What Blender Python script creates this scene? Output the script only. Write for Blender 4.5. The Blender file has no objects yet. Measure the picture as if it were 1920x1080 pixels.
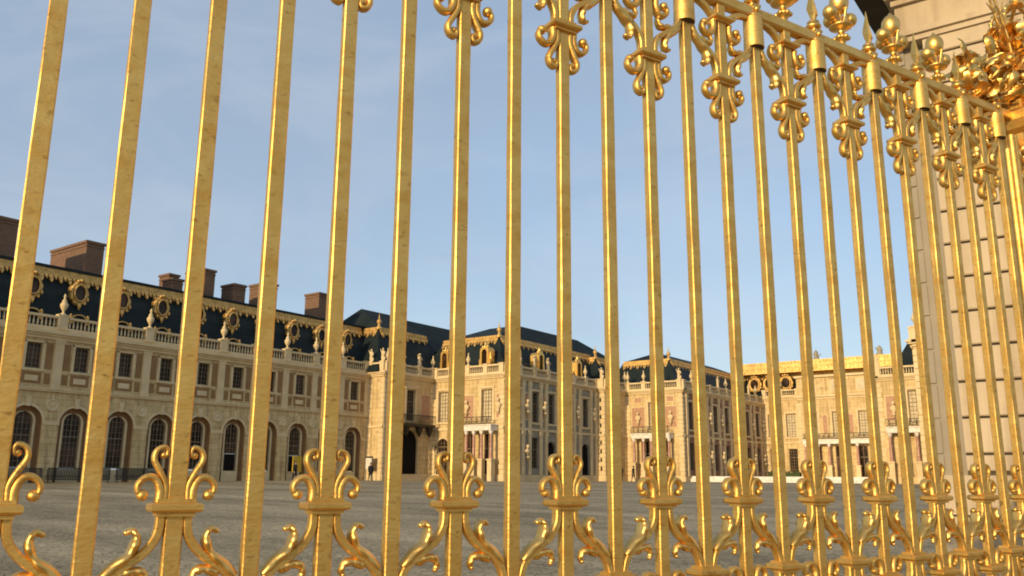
import bpy, bmesh, math, random
from mathutils import Matrix, Vector
random.seed(7)
R = math.radians
SC = bpy.context.scene
COL = SC.collection

# ------------------------------------------------------------------ camera
# world: +Y runs up the palace axis, +X to its right, eye 1.6 m above the paving
EYE = Vector((0, 0, 1.6))
F_PX, PITCH, ROLL, YAW = 1608.0, 0.2161, 0.0065, R(36.014)
cd = bpy.data.cameras.new("camera")
cam = bpy.data.objects.new("camera", cd)
COL.objects.link(cam)
cd.sensor_width = 36.0
cd.lens = 36.0 * F_PX / 1920.0
cd.clip_start = 0.05
cd.clip_end = 9000
cam.location = EYE
_m = Matrix.Rotation(YAW, 3, 'Z') @ Matrix.Rotation(math.pi / 2 + PITCH, 3, 'X') @ Matrix.Rotation(ROLL, 3, 'Z')
cam.rotation_euler = _m.to_euler()
SC.camera = cam

# ------------------------------------------------------------------ light
SUN_AZ, SUN_EL = R(179.6), R(15)          # clockwise from +Y
SUN_STRENGTH, SKY_STRENGTH, EXPOSURE = 2.45, 0.15, 0.68
sun_dir = Vector((math.sin(SUN_AZ) * math.cos(SUN_EL), math.cos(SUN_AZ) * math.cos(SUN_EL), math.sin(SUN_EL)))
sd = bpy.data.lights.new("sun", 'SUN')
sd.energy = SUN_STRENGTH
sd.angle = R(0.5)
sd.color = (1.0, 0.76, 0.44)
sun = bpy.data.objects.new("sun", sd)
COL.objects.link(sun)
sun.rotation_euler = (-sun_dir).to_track_quat('-Z', 'Y').to_euler()
sun.location = (0, -20, 40)

W = bpy.data.worlds.new("World")
SC.world = W
W.use_nodes = True
nt = W.node_tree
nt.nodes.clear()
out = nt.nodes.new('ShaderNodeOutputWorld')
bg = nt.nodes.new('ShaderNodeBackground')
sky = nt.nodes.new('ShaderNodeTexSky')
sky.sky_type = 'NISHITA'
sky.sun_disc = False
sky.sun_elevation = SUN_EL
sky.sun_rotation = SUN_AZ
sky.air_density = 1.0
sky.dust_density = 1.2
sky.ozone_density = 1.6
bg.inputs['Strength'].default_value = SKY_STRENGTH
tc = nt.nodes.new('ShaderNodeTexCoord')
mp = nt.nodes.new('ShaderNodeMapping')
mp.inputs['Scale'].default_value = (1.2, 1.2, 3.6)
mp.inputs['Rotation'].default_value = (0.25, 0.1, 0.6)
no = nt.nodes.new('ShaderNodeTexNoise')
no.inputs['Scale'].default_value = 2.0
no.inputs['Detail'].default_value = 7
no.inputs['Roughness'].default_value = 0.55
no.inputs['Distortion'].default_value = 0.5
cr = nt.nodes.new('ShaderNodeValToRGB')
cr.color_ramp.elements[0].position = 0.36
cr.color_ramp.elements[0].color = (0.62, 0.62, 0.62, 1)
cr.color_ramp.elements[1].position = 0.75
cr.color_ramp.elements[1].color = (0.80, 0.80, 0.80, 1)
mx = nt.nodes.new('ShaderNodeMixRGB')
mx.inputs['Color2'].default_value = (1.58, 1.95, 2.45, 1)
L = nt.links.new
L(tc.outputs['Generated'], mp.inputs['Vector'])
L(mp.outputs['Vector'], no.inputs['Vector'])
L(no.outputs['Fac'], cr.inputs['Fac'])
L(cr.outputs['Color'], mx.inputs['Fac'])
L(sky.outputs['Color'], mx.inputs['Color1'])
mp2 = nt.nodes.new('ShaderNodeMapping')
mp2.inputs['Scale'].default_value = (1.0, 2.6, 5.0)
mp2.inputs['Rotation'].default_value = (0.5, 0.2, 0.9)
no2 = nt.nodes.new('ShaderNodeTexNoise')
no2.inputs['Scale'].default_value = 1.7
no2.inputs['Detail'].default_value = 8
no2.inputs['Roughness'].default_value = 0.6
no2.inputs['Distortion'].default_value = 0.8
cr2 = nt.nodes.new('ShaderNodeValToRGB')
cr2.color_ramp.elements[0].position = 0.42
cr2.color_ramp.elements[1].position = 0.80
cr2.color_ramp.elements[0].color = (0, 0, 0, 1)
cr2.color_ramp.elements[1].color = (0.38, 0.38, 0.38, 1)
mx2 = nt.nodes.new('ShaderNodeMixRGB')
mx2.inputs['Color2'].default_value = (2.7, 2.9, 3.15, 1)
L(tc.outputs['Generated'], mp2.inputs['Vector'])
L(mp2.outputs['Vector'], no2.inputs['Vector'])
L(no2.outputs['Fac'], cr2.inputs['Fac'])
L(cr2.outputs['Color'], mx2.inputs['Fac'])
L(mx.outputs['Color'], mx2.inputs['Color1'])
L(mx2.outputs['Color'], bg.inputs['Color'])
L(bg.outputs['Background'], out.inputs['Surface'])

SC.view_settings.view_transform = 'Standard'
SC.view_settings.look = 'None'
SC.view_settings.exposure = EXPOSURE
SC.view_settings.gamma = 1
SC.render.engine = 'CYCLES'
SC.render.resolution_x = 1024
SC.render.resolution_y = 576
SC.cycles.filter_width = 1.9

# ------------------------------------------------------------------ materials
def mat(name, col, rough=0.8, metal=0.0, col2=None, scale=3.0, mix=(0.4, 0.62), bump=0.0, bscale=20.0,
        spec=0.4, stretch=(1, 1, 1), col3=None, scale3=14.0, mix3=(0.55, 0.68), detail=6, rough2=None, streak=False, ashlar=None):
    m = bpy.data.materials.new(name)
    m.use_nodes = True
    n = m.node_tree.nodes
    lk = m.node_tree.links.new
    p = n['Principled BSDF']
    p.inputs['Base Color'].default_value = (*col, 1)
    p.inputs['Roughness'].default_value = rough
    p.inputs['Metallic'].default_value = metal
    p.inputs['Specular IOR Level'].default_value = spec
    t = n.new('ShaderNodeTexCoord')
    g = n.new('ShaderNodeMapping')
    g.inputs['Scale'].default_value = stretch
    # per-object offset so that copies do not repeat
    oi = n.new('ShaderNodeObjectInfo')
    vm = n.new('ShaderNodeVectorMath')
    vm.operation = 'SCALE'
    vm.inputs[0].default_value = (37.0, 23.0, 51.0)
    lk(oi.outputs['Random'], vm.inputs['Scale'])
    lk(vm.outputs['Vector'], g.inputs['Location'])
    lk(t.outputs['Object'], g.inputs['Vector'])
    def noise(s, d=detail):
        x = n.new('ShaderNodeTexNoise')
        x.inputs['Scale'].default_value = s
        x.inputs['Detail'].default_value = d
        lk(g.outputs['Vector'], x.inputs['Vector'])
        return x
    cur = None
    if col2:
        x = noise(scale)
        r = n.new('ShaderNodeValToRGB')
        r.color_ramp.elements[0].position, r.color_ramp.elements[1].position = mix
        r.color_ramp.elements[0].color = (*col, 1)
        r.color_ramp.elements[1].color = (*col2, 1)
        lk(x.outputs['Fac'], r.inputs['Fac'])
        cur = r.outputs['Color']
        if rough2 is not None:
            mr = n.new('ShaderNodeMapRange')
            mr.inputs['From Min'].default_value, mr.inputs['From Max'].default_value = mix
            mr.inputs['To Min'].default_value, mr.inputs['To Max'].default_value = rough, rough2
            lk(x.outputs['Fac'], mr.inputs['Value'])
            lk(mr.outputs['Result'], p.inputs['Roughness'])
    if col3:
        x = noise(scale3, 3)
        r = n.new('ShaderNodeValToRGB')
        r.color_ramp.elements[0].position, r.color_ramp.elements[1].position = mix3
        r.color_ramp.elements[0].color = (0, 0, 0, 1)
        r.color_ramp.elements[1].color = (1, 1, 1, 1)
        lk(x.outputs['Fac'], r.inputs['Fac'])
        q = n.new('ShaderNodeMixRGB')
        q.inputs['Color1'].default_value = (*col, 1)
        if cur: lk(cur, q.inputs['Color1'])
        q.inputs['Color2'].default_value = (*col3, 1)
        lk(r.outputs['Color'], q.inputs['Fac'])
        cur = q.outputs['Color']
    if streak:
        g2 = n.new('ShaderNodeMapping')
        g2.inputs['Scale'].default_value = (2.2, 2.2, 0.16)
        lk(t.outputs['Object'], g2.inputs['Vector'])
        x = n.new('ShaderNodeTexNoise'); x.inputs['Scale'].default_value = 1.6; x.inputs['Detail'].default_value = 5
        lk(g2.outputs['Vector'], x.inputs['Vector'])
        r = n.new('ShaderNodeValToRGB')
        r.color_ramp.elements[0].position, r.color_ramp.elements[1].position = .46, .72
        r.color_ramp.elements[0].color = (1, 1, 1, 1); r.color_ramp.elements[1].color = (.62, .58, .52, 1)
        lk(x.outputs['Fac'], r.inputs['Fac'])
        q = n.new('ShaderNodeMixRGB'); q.blend_type = 'MULTIPLY'; q.inputs['Fac'].default_value = 1
        lk(cur, q.inputs['Color1']); lk(r.outputs['Color'], q.inputs['Color2'])
        cur = q.outputs['Color']
    if ashlar:
        sx = n.new('ShaderNodeSeparateXYZ'); lk(t.outputs['Object'], sx.inputs['Vector'])
        ad = n.new('ShaderNodeMath'); ad.operation = 'ADD'; lk(sx.outputs['X'], ad.inputs[0]); lk(sx.outputs['Y'], ad.inputs[1])
        cx = n.new('ShaderNodeCombineXYZ'); lk(ad.outputs[0], cx.inputs['X']); lk(sx.outputs['Z'], cx.inputs['Y'])
        bt = n.new('ShaderNodeTexBrick')
        bt.inputs['Scale'].default_value = 1; bt.inputs['Brick Width'].default_value = ashlar[0]; bt.inputs['Row Height'].default_value = ashlar[1]
        bt.inputs['Mortar Size'].default_value = ashlar[2]; bt.inputs['Mortar Smooth'].default_value = .3
        bt.inputs['Color1'].default_value = (1, 1, 1, 1); bt.inputs['Color2'].default_value = (.84, .82, .79, 1); bt.inputs['Mortar'].default_value = (.55, .5, .44, 1)
        lk(cx.outputs['Vector'], bt.inputs['Vector'])
        q = n.new('ShaderNodeMixRGB'); q.blend_type = 'MULTIPLY'; q.inputs['Fac'].default_value = 1
        lk(cur, q.inputs['Color1']); lk(bt.outputs['Color'], q.inputs['Color2'])
        cur = q.outputs['Color']
    if cur: lk(cur, p.inputs['Base Color'])
    if bump:
        x = noise(bscale, 4)
        b = n.new('ShaderNodeBump')
        b.inputs['Strength'].default_value = bump
        b.inputs['Distance'].default_value = 0.02
        lk(x.outputs['Fac'], b.inputs['Height'])
        lk(b.outputs['Normal'], p.inputs['Normal'])
    return m

GOLD = mat('gold_leaf', (0.83, 0.525, 0.15), 0.48, 0.95, (0.69, 0.40, 0.095), 13, (0.36, 0.68), 0.11, 60,
           stretch=(1, 1, 1.9), col3=(0.40, 0.205, 0.05), scale3=44, mix3=(0.60, 0.80), rough2=0.55)
GOLD_BRIGHT = mat('burnished_gold', (0.90, 0.59, 0.19), 0.41, 1.0, (0.76, 0.45, 0.11), 14, (0.35, 0.7), 0.10, 60)
GILT = mat('gilded_lead', (0.66, 0.42, 0.14), 0.5, 0.55, (0.42, 0.25, 0.07), 2.5, (0.4, 0.7), 0.3, 6)
STONE = mat('limestone', (0.72, 0.545, 0.275), 0.85, 0, (0.61, 0.45, 0.215), 0.8, (0.35, 0.7), 0.25, 9, streak=True, ashlar=(1.15, .46, .014),
            col3=(0.38, 0.28, 0.16), scale3=1.7, mix3=(0.58, 0.8))
STONE_BASE = STONE
BRICKW = mat('old_brickwork', (0.30, 0.155, 0.085), 0.9, 0, (0.20, 0.10, 0.06), 2, (0.35, 0.7), 0.3, 12, col3=(0.36, 0.27, 0.17), scale3=1.1, mix3=(0.5, 0.7))
STONE_W = mat('pale_stone_trim', (0.70, 0.545, 0.31), 0.8, 0, (0.58, 0.44, 0.235), 1.1, (0.35, 0.7), 0.2, 9)
STONE_D = mat('weathered_shade_stone', (0.33, 0.29, 0.21), 0.9, 0, (0.22, 0.19, 0.14), 1.3, (0.35, 0.7), 0.3, 8)  # weathered stone; on pavilion C's flank its dark tone stands in for shade
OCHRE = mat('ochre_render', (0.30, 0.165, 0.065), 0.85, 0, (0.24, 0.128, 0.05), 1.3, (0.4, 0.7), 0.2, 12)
PINK = mat('pink_brick', (0.46, 0.27, 0.16), 0.85, 0, (0.36, 0.20, 0.12), 3, (0.4, 0.7), 0.2, 20)
SLATE = mat('blue_slate', (0.010, 0.016, 0.016), 0.6, 0, (0.016, 0.024, 0.024), 1.2, (0.35, 0.7), 0.2, 14, spec=0.15)
SLATE_L = mat('lead_roof', (0.009, 0.015, 0.015), 0.7, 0, (0.016, 0.024, 0.024), 0.6, (0.35, 0.7), 0.2, 8, spec=0.15)
BRICK = mat('chimney_brick', (0.20, 0.115, 0.068), 0.9, 0, (0.13, 0.075, 0.046), 2.5, (0.4, 0.7), 0.3, 14, stretch=(1, 1, 4))
GLASS = mat('window_glass', (0.020, 0.011, 0.007), 0.18, 0, (0.10, 0.055, 0.03), 0.55, (0.45, 0.65), spec=0.16)
DARK = mat('dark_interior', (0.012, 0.010, 0.008), 0.9, spec=0.1)
WOOD = mat('painted_window_frame', (0.23, 0.175, 0.105), 0.7, 0, (0.17, 0.13, 0.08), 5)
BLIND = mat('cream_blind', (0.60, 0.50, 0.32), 0.8, 0, (0.5, 0.41, 0.26), 2)
WHITE = mat('white_marble', (0.74, 0.70, 0.62), 0.6, 0, (0.62, 0.57, 0.49), 3)
REDM = mat('red_marble', (0.34, 0.15, 0.10), 0.35, 0, (0.48, 0.30, 0.23), 5, (0.4, 0.65))
IRON = mat('dark_iron', (0.02, 0.022, 0.018), 0.6, 0, (0.035, 0.034, 0.026), 3)
BRONZE = mat('dark_bronze', (0.05, 0.04, 0.022), 0.6, 0.3)
PIERST = mat('warm_ashlar', (0.54, 0.43, 0.285), 0.85, 0, (0.45, 0.355, 0.235), 1.6, (0.35, 0.7), 0.22, 16,
             col3=(0.38, 0.285, 0.18), scale3=3, streak=True, mix3=(0.6, 0.85))
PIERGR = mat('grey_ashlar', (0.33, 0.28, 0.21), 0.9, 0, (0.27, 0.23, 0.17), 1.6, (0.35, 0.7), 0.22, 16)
SOFFIT = mat('cornice_shade_dark', (0.085, 0.066, 0.045), 0.9, 0, (0.06, 0.047, 0.03), 2)  # shade under the cornice painted dark; also fills joints and cap ends
HEDGE = mat('box_hedge', (0.035, 0.055, 0.02), 0.9, 0, (0.06, 0.08, 0.03), 6, bump=0.6, bscale=18)
SIGNY = mat('yellow_board', (0.62, 0.40, 0.03), 0.7, 0, (0.52, 0.33, 0.03), 4)
CLOTH = mat('black_wool', (0.012, 0.012, 0.014), 0.9, 0, (0.02, 0.02, 0.022), 9)
SKIN = mat('skin', (0.55, 0.33, 0.23), 0.6, 0, (0.48, 0.28, 0.2), 12)
HAIR = mat('brown_hair', (0.03, 0.018, 0.01), 0.7, 0, (0.02, 0.012, 0.008), 20)

def ground_material():
    m = bpy.data.materials.new('cobbles')
    m.use_nodes = True
    n = m.node_tree.nodes
    lk = m.node_tree.links.new
    p = n['Principled BSDF']
    p.inputs['Roughness'].default_value = 0.85
    p.inputs['Specular IOR Level'].default_value = 0.2
    t = n.new('ShaderNodeTexCoord')
    v = n.new('ShaderNodeTexVoronoi')
    v.inputs['Scale'].default_value = 6.5
    lk(t.outputs['Object'], v.inputs['Vector'])
    v2 = n.new('ShaderNodeTexVoronoi')
    v2.feature = 'DISTANCE_TO_EDGE'
    v2.inputs['Scale'].default_value = 6.5
    lk(t.outputs['Object'], v2.inputs['Vector'])
    a = n.new('ShaderNodeTexNoise')
    a.inputs['Scale'].default_value = 0.22
    a.inputs['Detail'].default_value = 9
    a.inputs['Roughness'].default_value = 0.6
    gm = n.new('ShaderNodeMapping'); gm.inputs['Rotation'].default_value = (0, 0, 0.63); gm.inputs['Scale'].default_value = (0.45, 1.6, 1)
    lk(t.outputs['Object'], gm.inputs['Vector']); lk(gm.outputs['Vector'], a.inputs['Vector'])
    r = n.new('ShaderNodeValToRGB')
    r.color_ramp.elements[0].position = 0.36
    r.color_ramp.elements[0].color = (0.235, 0.192, 0.115, 1)
    r.color_ramp.elements[1].position = 0.66
    r.color_ramp.elements[1].color = (0.47, 0.385, 0.24, 1)
    lk(a.outputs['Fac'], r.inputs['Fac'])
    hs = n.new('ShaderNodeMixRGB')
    hs.blend_type = 'OVERLAY'
    hs.inputs['Fac'].default_value = 0.22
    lk(r.outputs['Color'], hs.inputs['Color1'])
    lk(v.outputs['Color'], hs.inputs['Color2'])
    bw = n.new('ShaderNodeRGBToBW')
    lk(v.outputs['Color'], bw.inputs['Color'])
    lk(bw.outputs['Val'], hs.inputs['Color2'])
    er = n.new('ShaderNodeValToRGB')
    er.color_ramp.elements[0].position = 0.0
    er.color_ramp.elements[0].color = (0.5, 0.5, 0.5, 1)
    er.color_ramp.elements[1].position = 0.12
    er.color_ramp.elements[1].color = (1, 1, 1, 1)
    lk(v2.outputs['Distance'], er.inputs['Fac'])
    mu = n.new('ShaderNodeMixRGB')
    mu.blend_type = 'MULTIPLY'
    mu.inputs['Fac'].default_value = 1
    lk(hs.outputs['Color'], mu.inputs['Color1'])
    lk(er.outputs['Color'], mu.inputs['Color2'])
    lk(mu.outputs['Color'], p.inputs['Base Color'])
    b = n.new('ShaderNodeBump')
    b.inputs['Strength'].default_value = 0.5
    b.inputs['Distance'].default_value = 0.03
    lk(er.outputs['Color'], b.inputs['Height'])
    lk(b.outputs['Normal'], p.inputs['Normal'])
    return m
COBBLE = ground_material()

# ------------------------------------------------------------------ mesh helpers
I4 = Matrix.Identity(4)
class MB:
    def __init__(s, M=None):
        s.v, s.f, s.mi, s.sm, s.mats = [], [], [], [], []
        s.M = M or I4
    def mat(s, m):
        if m not in s.mats: s.mats.append(m)
        return s.mats.index(m)
    def add(s, vs, fs, m, smooth=False):
        o = len(s.v)
        s.v += [tuple(s.M @ Vector(q)) for q in vs]
        k = s.mat(m)
        for f in fs:
            s.f.append([i + o for i in f]); s.mi.append(k); s.sm.append(smooth)
    def box(s, x0, x1, y0, y1, z0, z1, m):
        vs = [(x0, y0, z0), (x1, y0, z0), (x1, y1, z0), (x0, y1, z0), (x0, y0, z1), (x1, y0, z1), (x1, y1, z1), (x0, y1, z1)]
        s.add(vs, [(3, 2, 1, 0), (4, 5, 6, 7), (0, 1, 5, 4), (1, 2, 6, 5), (2, 3, 7, 6), (3, 0, 4, 7)], m)
    def sqb(s, x0, x1, y0, y1, z0, z1, b, m):
        """ashlar block with chamfered front edges"""
        vs = [(x0, y0 + b, z0), (x1, y0 + b, z0), (x1, y0 + b, z1), (x0, y0 + b, z1), (x0 + b * .3, y0, z0 + b), (x1 - b * .3, y0, z0 + b), (x1 - b * .3, y0, z1 - b), (x0 + b * .3, y0, z1 - b),
              (x0, y1, z0), (x1, y1, z0), (x1, y1, z1), (x0, y1, z1)]
        s.add(vs, [(4, 5, 6, 7), (0, 1, 5, 4), (1, 2, 6, 5), (2, 3, 7, 6), (3, 0, 4, 7), (0, 8, 9, 1), (1, 9, 10, 2), (2, 10, 11, 3), (3, 11, 8, 0), (8, 11, 10, 9)], m)
    def rings(s, rings, m, smooth=True, caps=True):
        n = len(rings[0])
        vs = [q for r in rings for q in r]
        fs = []
        for i in range(len(rings) - 1):
            for j in range(n):
                k = (j + 1) % n
                fs.append((i * n + j, i * n + k, (i + 1) * n + k, (i + 1) * n + j))
        s.add(vs, fs, m, smooth)
        if caps:
            s.add(rings[0], [tuple(range(n))[::-1]], m)
            s.add(rings[-1], [tuple(range(n))], m)
    def lathe(s, prof, c, m, n=12, sx=1, sy=1, smooth=True):
        s.rings([[(c[0] + r * sx * math.cos(2 * math.pi * j / n), c[1] + r * sy * math.sin(2 * math.pi * j / n), c[2] + z)
                  for j in range(n)] for r, z in prof], m, smooth)
    def sq(s, prof, c, m):
        """square lathe: prof = (hx, hy, z)"""
        s.rings([[(c[0] - hx, c[1] - hy, c[2] + z), (c[0] + hx, c[1] - hy, c[2] + z),
                  (c[0] + hx, c[1] + hy, c[2] + z), (c[0] - hx, c[1] + hy, c[2] + z)] for hx, hy, z in prof], m, False)
    def ball(s, c, r, m, n=12, k=8, sz=1.0, sx=1.0, sy=1.0):
        s.lathe([(max(1e-4, r * math.sin(math.pi * i / k)), -r * sz * math.cos(math.pi * i / k)) for i in range(k + 1)], c, m, n, sx, sy)
    def cyl(s, p0, p1, r0, r1, m, n=8, smooth=True):
        p0, p1 = Vector(p0), Vector(p1)
        d = (p1 - p0).normalized()
        a = d.orthogonal().normalized(); b = d.cross(a)
        s.rings([[tuple(p + a * r * math.cos(2 * math.pi * j / n) + b * r * math.sin(2 * math.pi * j / n)) for j in range(n)]
                 for p, r in ((p0, r0), (p1, r1))], m, smooth)
    def sweep(s, path, th, dp, m, kind='round', smooth=True):
        """bar bent in the local xz plane; th(t) in-plane half thickness, dp(t) half depth along y; path of (x, y, z)"""
        N = len(path)
        P = [Vector(q) for q in path]
        rings = []
        for i in range(N):
            t = i / (N - 1)
            d = (P[min(i + 1, N - 1)] - P[max(i - 1, 0)])
            d = Vector((d.x, 0, d.z)).normalized()
            nn = Vector((-d.z, 0, d.x)); yy = Vector((0, 1, 0))
            a, b = th(t), dp(t)
            if kind == 'round':
                cs = [(math.copysign(abs(math.cos(w)) ** .75, math.cos(w)), math.copysign(abs(math.sin(w)) ** .75, math.sin(w)))
                      for w in [2 * math.pi * j / 10 for j in range(10)]]
            elif kind == 'leaf':
                cs = [(.35, -1), (1, -.55), (.55, 0), (1, .55), (.35, 1), (-.3, .9), (-1, .3), (-1, -.3), (-.3, -.9)]
            else:
                c = .72
                cs = [(-1, -c), (-c, -1), (c, -1), (1, -c), (1, c), (c, 1), (-c, 1), (-1, c)]
            rings.append([tuple(P[i] + nn * (a * u) + yy * (b * w)) for u, w in cs])
        s.rings(rings, m, smooth)
    def build(s, name, parent=None, loc=None, recalc=True):
        me = bpy.data.meshes.new(name)
        me.from_pydata(s.v, [], s.f)
        for m in s.mats: me.materials.append(m)
        me.polygons.foreach_set('material_index', s.mi)
        me.polygons.foreach_set('use_smooth', s.sm)
        if recalc:
            b = bmesh.new(); b.from_mesh(me)
            bmesh.ops.recalc_face_normals(b, faces=b.faces)
            b.to_mesh(me); b.free()
        me.update()
        o = bpy.data.objects.new(name, me)
        COL.objects.link(o)
        if parent: o.parent = parent
        if loc: o.location = loc
        return o

def tag(o, label=None, cat=None, group=None, kind=None):
    if label: o['label'] = label
    if cat: o['category'] = cat
    if group: o['group'] = group
    if kind: o['kind'] = kind
    return o
def empty(name, loc=(0, 0, 0), rz=0, label=None, cat=None, group=None):
    o = bpy.data.objects.new(name, None)
    COL.objects.link(o)
    o.location = loc; o.rotation_euler = (0, 0, rz)
    o.empty_display_size = 0.2
    return tag(o, label, cat, group)
def dup(o, parent, M):
    """copy of a part and its sub-parts"""
    c = o.copy(); COL.objects.link(c); c.parent = parent; c.matrix_local = M
    for ch in o.children:
        d = ch.copy(); COL.objects.link(d); d.parent = c
    return c
def T(x, y, z): return Matrix.Translation((x, y, z))
def RZ(a): return Matrix.Rotation(a, 4, 'Z')
def catmull(pts, k=6):
    P = [Vector(p) for p in pts]
    P = [P[0] * 2 - P[1]] + P + [P[-1] * 2 - P[-2]]
    o = []
    for i in range(1, len(P) - 2):
        a, b, c, d = P[i - 1:i + 3]
        for j in range(k):
            t = j / k
            o.append(0.5 * ((2 * b) + (c - a) * t + (2 * a - 5 * b + 4 * c - d) * t * t + (3 * b - a - 3 * c + d) * t ** 3))
    o.append(P[-2])
    return o

# ------------------------------------------------------------------ ground
def ground_z(x, y):
    return min(1.1, 0.0138 * max(0.0, math.hypot(x, y) - 4.0))
def make_ground():
    mb = MB()
    radii = [0, 2, 4, 8, 14, 22, 32, 45, 60, 75, 84, 95, 120, 180, 300, 600, 1400, 4000]
    n = 72
    vs = [(0, 0, 0)]
    fs = []
    for i, r in enumerate(radii[1:]):
        for j in range(n):
            a = 2 * math.pi * j / n
            vs.append((r * math.cos(a), r * math.sin(a), ground_z(r, 0)))
        for j in range(n):
            k = (j + 1) % n
            if i == 0: fs.append((0, 1 + j, 1 + k))
            else:
                o0 = 1 + (i - 1) * n; o1 = 1 + i * n
                fs.append((o0 + j, o1 + j, o1 + k, o0 + k))
    mb.add(vs, fs, COBBLE, True)
    o = mb.build('courtyard_ground')
    tag(o, kind='structure')
make_ground()

# ------------------------------------------------------------------ architectural kit
# facade space: x along the wall, -y outward, z up
def arch_outline(hw, z0, zs, n=10, rise=1.0):
    return [(z0, hw), (zs, hw)] + [(zs + hw * rise * math.sin(math.pi / 2 * i / n), max(0.0, hw * math.cos(math.pi / 2 * i / n))) for i in range(1, n + 1)]
def rect_outline(hw, z0, z1):
    return [(z0, hw), (z1, hw)]
def wall_col(mb, a0, a1, z0, z1, ac, outs, m, depth=0.3, rm=None, y=0.0):
    """wall strip a0..a1 with openings stacked over ac; reveals go back by depth"""
    z = z0
    def quad(x0, x1, za, zb):
        mb.add([(x0, y, za), (x1, y, za), (x1, y, zb), (x0, y, zb)], [(0, 1, 2, 3)], m)
    for o in sorted(outs, key=lambda q: q[0][0]):
        if o[0][0] > z + 1e-6: quad(a0, a1, z, o[0][0])
        for (za, ha), (zb, hb) in zip(o, o[1:]):
            if zb - za < 1e-6: continue
            mb.add([(a0, y, za), (ac - ha, y, za), (ac - hb, y, zb), (a0, y, zb)], [(0, 1, 2, 3)], m)
            mb.add([(ac + ha, y, za), (a1, y, za), (a1, y, zb), (ac + hb, y, zb)], [(0, 1, 2, 3)], m)
            for sg in (-1, 1):
                mb.add([(ac + sg * ha, y, za), (ac + sg * ha, y + depth, za), (ac + sg * hb, y + depth, zb), (ac + sg * hb, y, zb)], [(0, 1, 2, 3)], rm or m)
        zt, ht = o[-1]
        if ht > 1e-4:
            mb.add([(ac - ht, y, zt), (ac + ht, y, zt), (ac + ht, y + depth, zt), (ac - ht, y + depth, zt)], [(0, 1, 2, 3)], rm or m)
        zb, hb = o[0]
        mb.add([(ac - hb, y, zb), (ac + hb, y, zb), (ac + hb, y + depth, zb), (ac - hb, y + depth, zb)], [(0, 1, 2, 3)], rm or m)
        z = zt
    if z < z1 - 1e-6: quad(a0, a1, z, z1)
def outline_poly(o, ac=0):
    L = [(ac - h, z) for z, h in o]
    Rr = [(ac + h, z) for z, h in reversed(o)]
    pts = []
    for p in L[::1] + Rr:
        if not pts or (abs(p[0] - pts[-1][0]) + abs(p[1] - pts[-1][1])) > 1e-5: pts.append(p)
    return pts
def slab(mb, pts, y0, y1, m):
    """extrude an xz polygon from y0 (front) to y1"""
    n = len(pts)
    vs = [(x, y0, z) for x, z in pts] + [(x, y1, z) for x, z in pts]
    fs = [tuple(range(n)), tuple(range(2 * n - 1, n - 1, -1))] + [(i, (i + 1) % n, n + (i + 1) % n, n + i) for i in range(n)]
    mb.add(vs, fs, m)
def band(mb, o_out, o_in, y0, y1, m, ac=0):
    """frame between two outlines with the same number of points"""
    for sg in (-1, 1):
        for i in range(len(o_out) - 1):
            (za, ha), (zb, hb) = o_out[i], o_out[i + 1]
            (zc, hc), (zd, hd) = o_in[i], o_in[i + 1]
            q = [(ac + sg * ha, za), (ac + sg * hb, zb), (ac + sg * hd, zd), (ac + sg * hc, zc)]
            vs = [(x, y0, z) for x, z in q] + [(x, y1, z) for x, z in q]
            mb.add(vs, [(0, 1, 2, 3), (0, 1, 5, 4), (3, 2, 6, 7)], m)

def make_window(name, o, nv, bars, zt=None, thick=0.036, glass=GLASS, frame=WOOD):
    """window at the facade origin: frame mesh with glazing bars; the glass is its sub-part"""
    mb = MB()
    hw = o[0][1]; z0 = o[0][0]; z1 = o[-1][0]
    inn = [(max(z0 + .07, min(z, z1 - 0.0)), max(0, h - .07)) for z, h in o]
    band(mb, o, inn, -.02, .05, frame)
    mb.box(-hw, hw, -.015, .05, z0, z0 + .09, frame)
    if o[-1][1] > .01: mb.box(-hw, hw, -.015, .05, z1 - .07, z1, frame)
    def half(z):
        h = hw
        for (za, ha), (zb, hb) in zip(o, o[1:]):
            if za <= z <= zb and zb > za: h = ha + (hb - ha) * (z - za) / (zb - za)
        return h
    def top(x):
        best = z0
        for i in range(60):
            z = z0 + (z1 - z0) * i / 59
            if half(z) >= abs(x): best = z
        return best
    for i in range(1, nv):
        x = -hw + 2 * hw * i / nv
        t = thick * (1.5 if abs(x) < .01 else .8)
        mb.box(x - t / 2, x + t / 2, -.01, .04, z0, top(x), frame)
    for z in bars:
        h = half(z)
        t = thick * (2.2 if zt and abs(z - zt) < .02 else .8)
        mb.box(-h, h, -.012, .03, z - t / 2, z + t / 2, frame)
    w = mb.build(name)
    g = MB()
    slab(g, outline_poly([(z, h * .99) for z, h in o]), .055, .08, glass)
    g.build('glass', w)
    return w

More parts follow.
